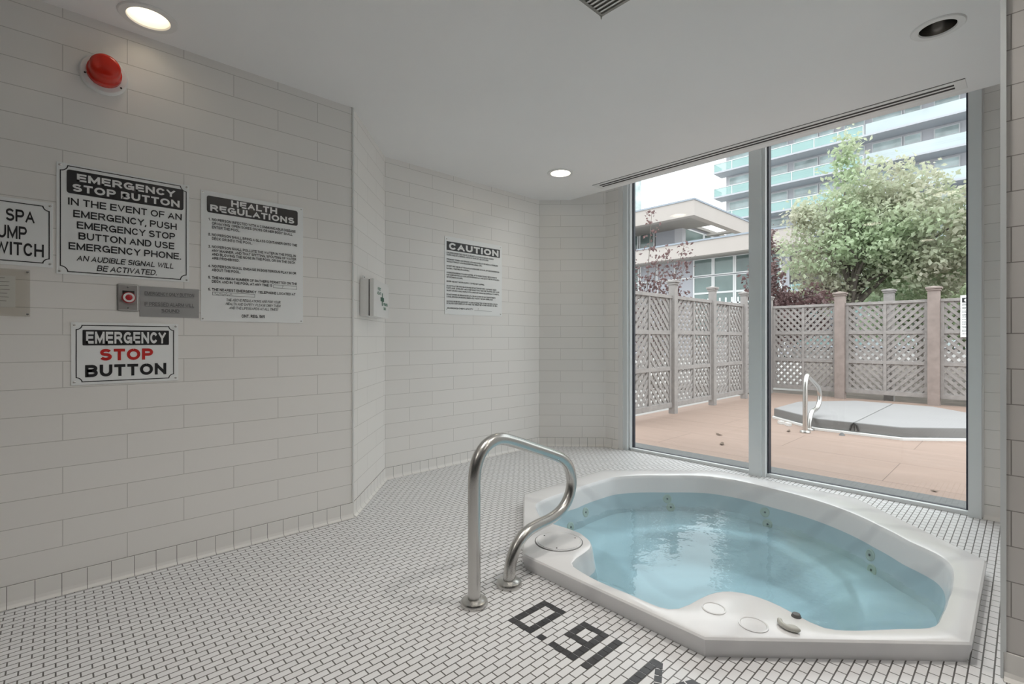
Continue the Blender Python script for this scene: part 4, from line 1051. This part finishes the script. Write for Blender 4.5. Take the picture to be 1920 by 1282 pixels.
# ---- apartment tower
tw = empty('apartment_tower', (61, 0, -0.1), 'tall apartment tower with aqua glass balconies behind the trees', 'building')
ST = 3.07; YE = 26.85
zs = [21.70-ST*7+ST*k for k in range(11)]
part('tower_core', 'towerwall', (62.3, 80, -12, YE-0.6, -0.1, zs[-1]+3), parent=tw)
for z in zs:
    part('balcony_slab', 'slab', (60, 62.3, -12, YE, z-0.02, z+0.18), parent=tw)
    r1 = put('railing_glass', MB().box(60.03, 60.06, 11.4, YE-0.05, z+0.20, z+1.12).box(60.06, 62.2, YE-0.08, YE-0.05, z+0.20, z+1.12), M['aqua'], tw, label='aqua glass railing')
    put('hand_rail', MB().box(60.0, 60.09, 11.4, YE, z+1.12, z+1.2).box(60.09, 62.2, YE-0.1, YE-0.02, z+1.12, z+1.2), M['winframe'], r1)
    mb = MB()
    for y in [11.4+2.2*k for k in range(8)]: mb.box(60.0, 60.05, y-0.04, y+0.04, z+0.18, z+1.12)
    put('railing_post', mb, M['winframe'], r1)
    r2 = put('railing_glass', MB().box(60.03, 60.06, -12, 11.2, z+0.12, z+1.22), M['frost'], tw, label='pale frosted glass railing')
    k = 0; y = YE-0.9
    while y > -11 and z > 8:
        wd_ = (2.6, 1.5, 2.0)[k % 3]
        y0, y1 = y-wd_, y-0.1
        f = part('window', 'winframe', (62.15, 62.3, y0, y0+0.1, z+0.2, z+2.85), (62.15, 62.3, y1-0.1, y1, z+0.2, z+2.85), (62.15, 62.3, y0+0.1, y1-0.1, z+2.75, z+2.85), (62.15, 62.3, y0+0.1, y1-0.1, z+0.2, z+0.3), (62.15, 62.3, y0+0.1, y1-0.1, z+1.9, z+1.98), parent=tw)
        put('pane', MB().box(62.18, 62.22, y0+0.1, y1-0.1, z+0.3, z+2.75), M['towerglass'], f)
        y -= wd_ + (0.0, 0.8, 0.5)[k % 3]; k += 1
# ---- distant tower
t2 = empty('distant_tower', (85, 58, -0.1), 'narrow aqua glass tower far off at the left window edge', 'building')
put('tower_body', MB().box(80.3, 84, 52, 72, -0.1, 40), M['towerglass'], t2)
mb = MB()
for k in range(14): mb.box(80.1, 80.3, 51.95, 72, k*3.0, k*3.0+0.35)
put('floor_bands', mb, M['aqua'], t2)
mb = MB()
for k in range(12): mb.box(80.15, 80.3, 51.95+k*1.2, 52.05+k*1.2, 0, 40)
put('mullions', mb, M['winframe'], t2)

# ---- trees
def leaf_mesh(name, centres, per, spread, size, mat, flat_=0.5, aspect=0.75):
    verts = []; faces = []
    for c in centres:
        for _ in range(per):
            p = Vector(c) + Vector((rnd.gauss(0, spread), rnd.gauss(0, spread), rnd.gauss(0, spread*0.8)))
            s_ = size*rnd.uniform(0.6, 1.25)
            n = Vector((rnd.gauss(0, 1), rnd.gauss(0, 1), rnd.gauss(0.7, 0.8))).normalized()
            u = n.orthogonal().normalized(); a = rnd.uniform(0, 2*PI)
            q = n.cross(u); u, q = u*math.cos(a)+q*math.sin(a), q*math.cos(a)-u*math.sin(a)
            i = len(verts)
            verts += [p-u*s_*0.5, p+q*s_*0.5*aspect+n*s_*0.12, p+u*s_*0.6, p-q*s_*0.5*aspect+n*s_*0.12]
            faces.append((i, i+1, i+2)); faces.append((i, i+2, i+3))
    me = bpy.data.meshes.new(name); me.from_pydata([tuple(v) for v in verts], [], faces); me.update()
    return me
def tree(name, base_, label, cat, blobs, trunk_h, trunk_r, leafm, per, size, nclu, spread, group=None, limbs=7, forks=None):
    """blobs: (centre, radii) ellipsoids relative to base that hold the crown"""
    t = empty(name, base_, label, cat, group)
    mb = MB()
    top = Vector((0.0, 0.0, trunk_h))
    mb.tube(smooth_path([(0, 0, 0), (0.04, 0.02, trunk_h*0.5), top], 4), [trunk_r*(1-0.3*i/8) for i in range(9)], 8)
    cl = []
    vols = [b[1][0]*b[1][1]*b[1][2] for b in blobs]; tot = sum(vols)
    for (c, r), v in zip(blobs, vols):
        for _ in range(max(16, int(nclu*v/tot))):
            d = Vector((rnd.gauss(0, 1), rnd.gauss(0, 1), rnd.gauss(0, 1))).normalized() * (rnd.random()**0.4)
            cl.append(Vector(c)+Vector((d.x*r[0], d.y*r[1], d.z*r[2])))
    for i in range(limbs):
        e = cl[int(len(cl)*(i+0.5)/limbs)]
        s0 = top*rnd.uniform(0.72, 1.0)
        mid = (s0+e)/2 + Vector((rnd.uniform(-.15, .15), rnd.uniform(-.15, .15), 0.15))
        pth = smooth_path([s0, mid, e], 4)
        mb.tube(pth, [trunk_r*0.5*(1-0.8*k/(len(pth)-1)) for k in range(len(pth))], 6)
    put('trunk', mb, M['bark'], t, True, local=True)
    put('crown', leaf_mesh('crown', cl, per, spread, size, None), M[leafm], t, local=True)
    return t
tree('maple_tree', (13.25, 2.75, -0.1), 'large olive green tree behind the back fence, trunk near the left post', 'tree',
     [((0.0, 0.1, 3.2), (1.2, 1.35, 1.2)), ((0.1, -1.0, 3.3), (1.2, 1.3, 1.15)), ((0.2, -0.4, 4.2), (0.95, 1.25, 0.9)), ((0.1, 0.15, 5.15), (0.22, 0.25, 0.75)), ((0.3, -1.5, 2.4), (1.0, 0.9, 0.75)), ((0, 0.95, 4.1), (0.25, 0.3, 0.5)), ((0.1, 0.5, 2.2), (0.7, 0.8, 0.5))], 2.3, 0.10, 'leafgreen', 34, 0.105, 640, 0.14, limbs=18)
tree('small_tree', (16.2, 1.85, -0.1), 'deep green tree behind the large olive tree and grey post', 'tree',
     [((0.3, 0.2, 2.6), (0.9, 1.4, 0.8)), ((0.3, -1.0, 2.9), (0.9, 1.3, 0.9)), ((0.6, -0.3, 1.6), (0.8, 2.0, 0.7))], 1.8, 0.08, 'leafdeep', 22, 0.15, 330, 0.16, limbs=9)
tree('olive_tree', (12.6, 0.15, -0.1), 'pale olive tree at the right edge of the glass', 'tree',
     [((0.3, 0.05, 3.4), (0.6, 0.85, 1.1)), ((0.3, -0.1, 4.8), (0.5, 0.55, 1.1)), ((0.2, -0.5, 2.6), (0.7, 0.9, 0.8))], 2.2, 0.08, 'leafolive', 24, 0.12, 260, 0.12, limbs=9)
tree('laurel_shrub', (11.3, 0.45, -0.1), 'pale green rounded shrub just behind the signed fence panel', 'shrub',
     [((0.0, 0.0, 1.5), (0.45, 0.6, 0.62))], 1.0, 0.03, 'leafbright', 26, 0.08, 110, 0.09, limbs=6)
tree('plum_shrub', (11.35, 4.0, -0.1), 'dark plum leaved shrub behind the fence corner right of the mullion', 'shrub',
     [((0.2, 0.0, 2.1), (0.45, 0.35, 0.9)), ((0.1, -0.1, 1.5), (0.6, 0.75, 0.7)), ((0.4, 0.05, 3.2), (0.16, 0.16, 0.8)), ((0.3, -0.6, 1.75), (0.5, 0.7, 0.6))], 1.4, 0.04, 'leafplum', 26, 0.085, 230, 0.10, limbs=10)
# left plum: sparse upright sprays
def spray_shrub(base_, label):
    t = empty('plum_shrub', base_, label, 'shrub'); mb = MB(); cl = []
    tips = [(0.0, -0.28, 3.95, 0), (-0.15, 0.1, 3.1, 0), (0.1, -0.6, 3.05, 0), (0.2, -0.95, 3.15, 0), (0.0, -1.10, 2.75, 0), (-0.1, 0.4, 2.8, 0), (0.1, -0.35, 2.9, 0), (0.05, -0.9, 2.1, 0), (0.0, 0.2, 2.3, 0), (0.1, -0.7, 2.5, 0), (0.1, -1.0, 1.9, 0), (0.0, -0.1, 2.5, 0)]
    for (x, y, z, _) in tips:
        e = Vector((x, y, z)); s0 = Vector((x*0.2, y*0.25, 0))
        pth = smooth_path([s0, s0.lerp(e, 0.5)+Vector((0, y*-0.06, 0.1)), e], 6)
        mb.tube(pth, [0.018*(1-0.8*k/(len(pth)-1)) for k in range(len(pth))], 5)
        for k in range(int(len(pth)*0.35), len(pth)): cl.append(pth[k])
    for _ in range(46): cl.append(Vector((rnd.gauss(0.05, 0.2), rnd.gauss(-0.15, 0.32), rnd.uniform(1.2, 2.4))))
    put('stems', mb, M['bark'], t, True, local=True)
    put('foliage', leaf_mesh('foliage', cl, 16, 0.085, 0.075, None), M['leafplum'], t, local=True)
spray_shrub((9.75, 6.05, -0.1), 'sparse purple plum shrub with upright sprays behind the left fence')
# iron fence far behind the plum shrub
fi = empty('picket_fence', (15.5, 6.0, -0.1), 'pale metal picket fence behind the plum shrub', 'fence')
put('rails', MB().box(15.48, 15.52, 4.6, 7.6, 2.15, 2.2).box(15.48, 15.52, 4.6, 7.6, 0.5, 0.55), M['winframe'], fi)
for k in range(16):
    put('picket', MB().box(15.48, 15.52, 4.62+k*0.19, 4.66+k*0.19, -0.1, 2.35), M['winframe'], fi)
bpy.context.view_layer.update()
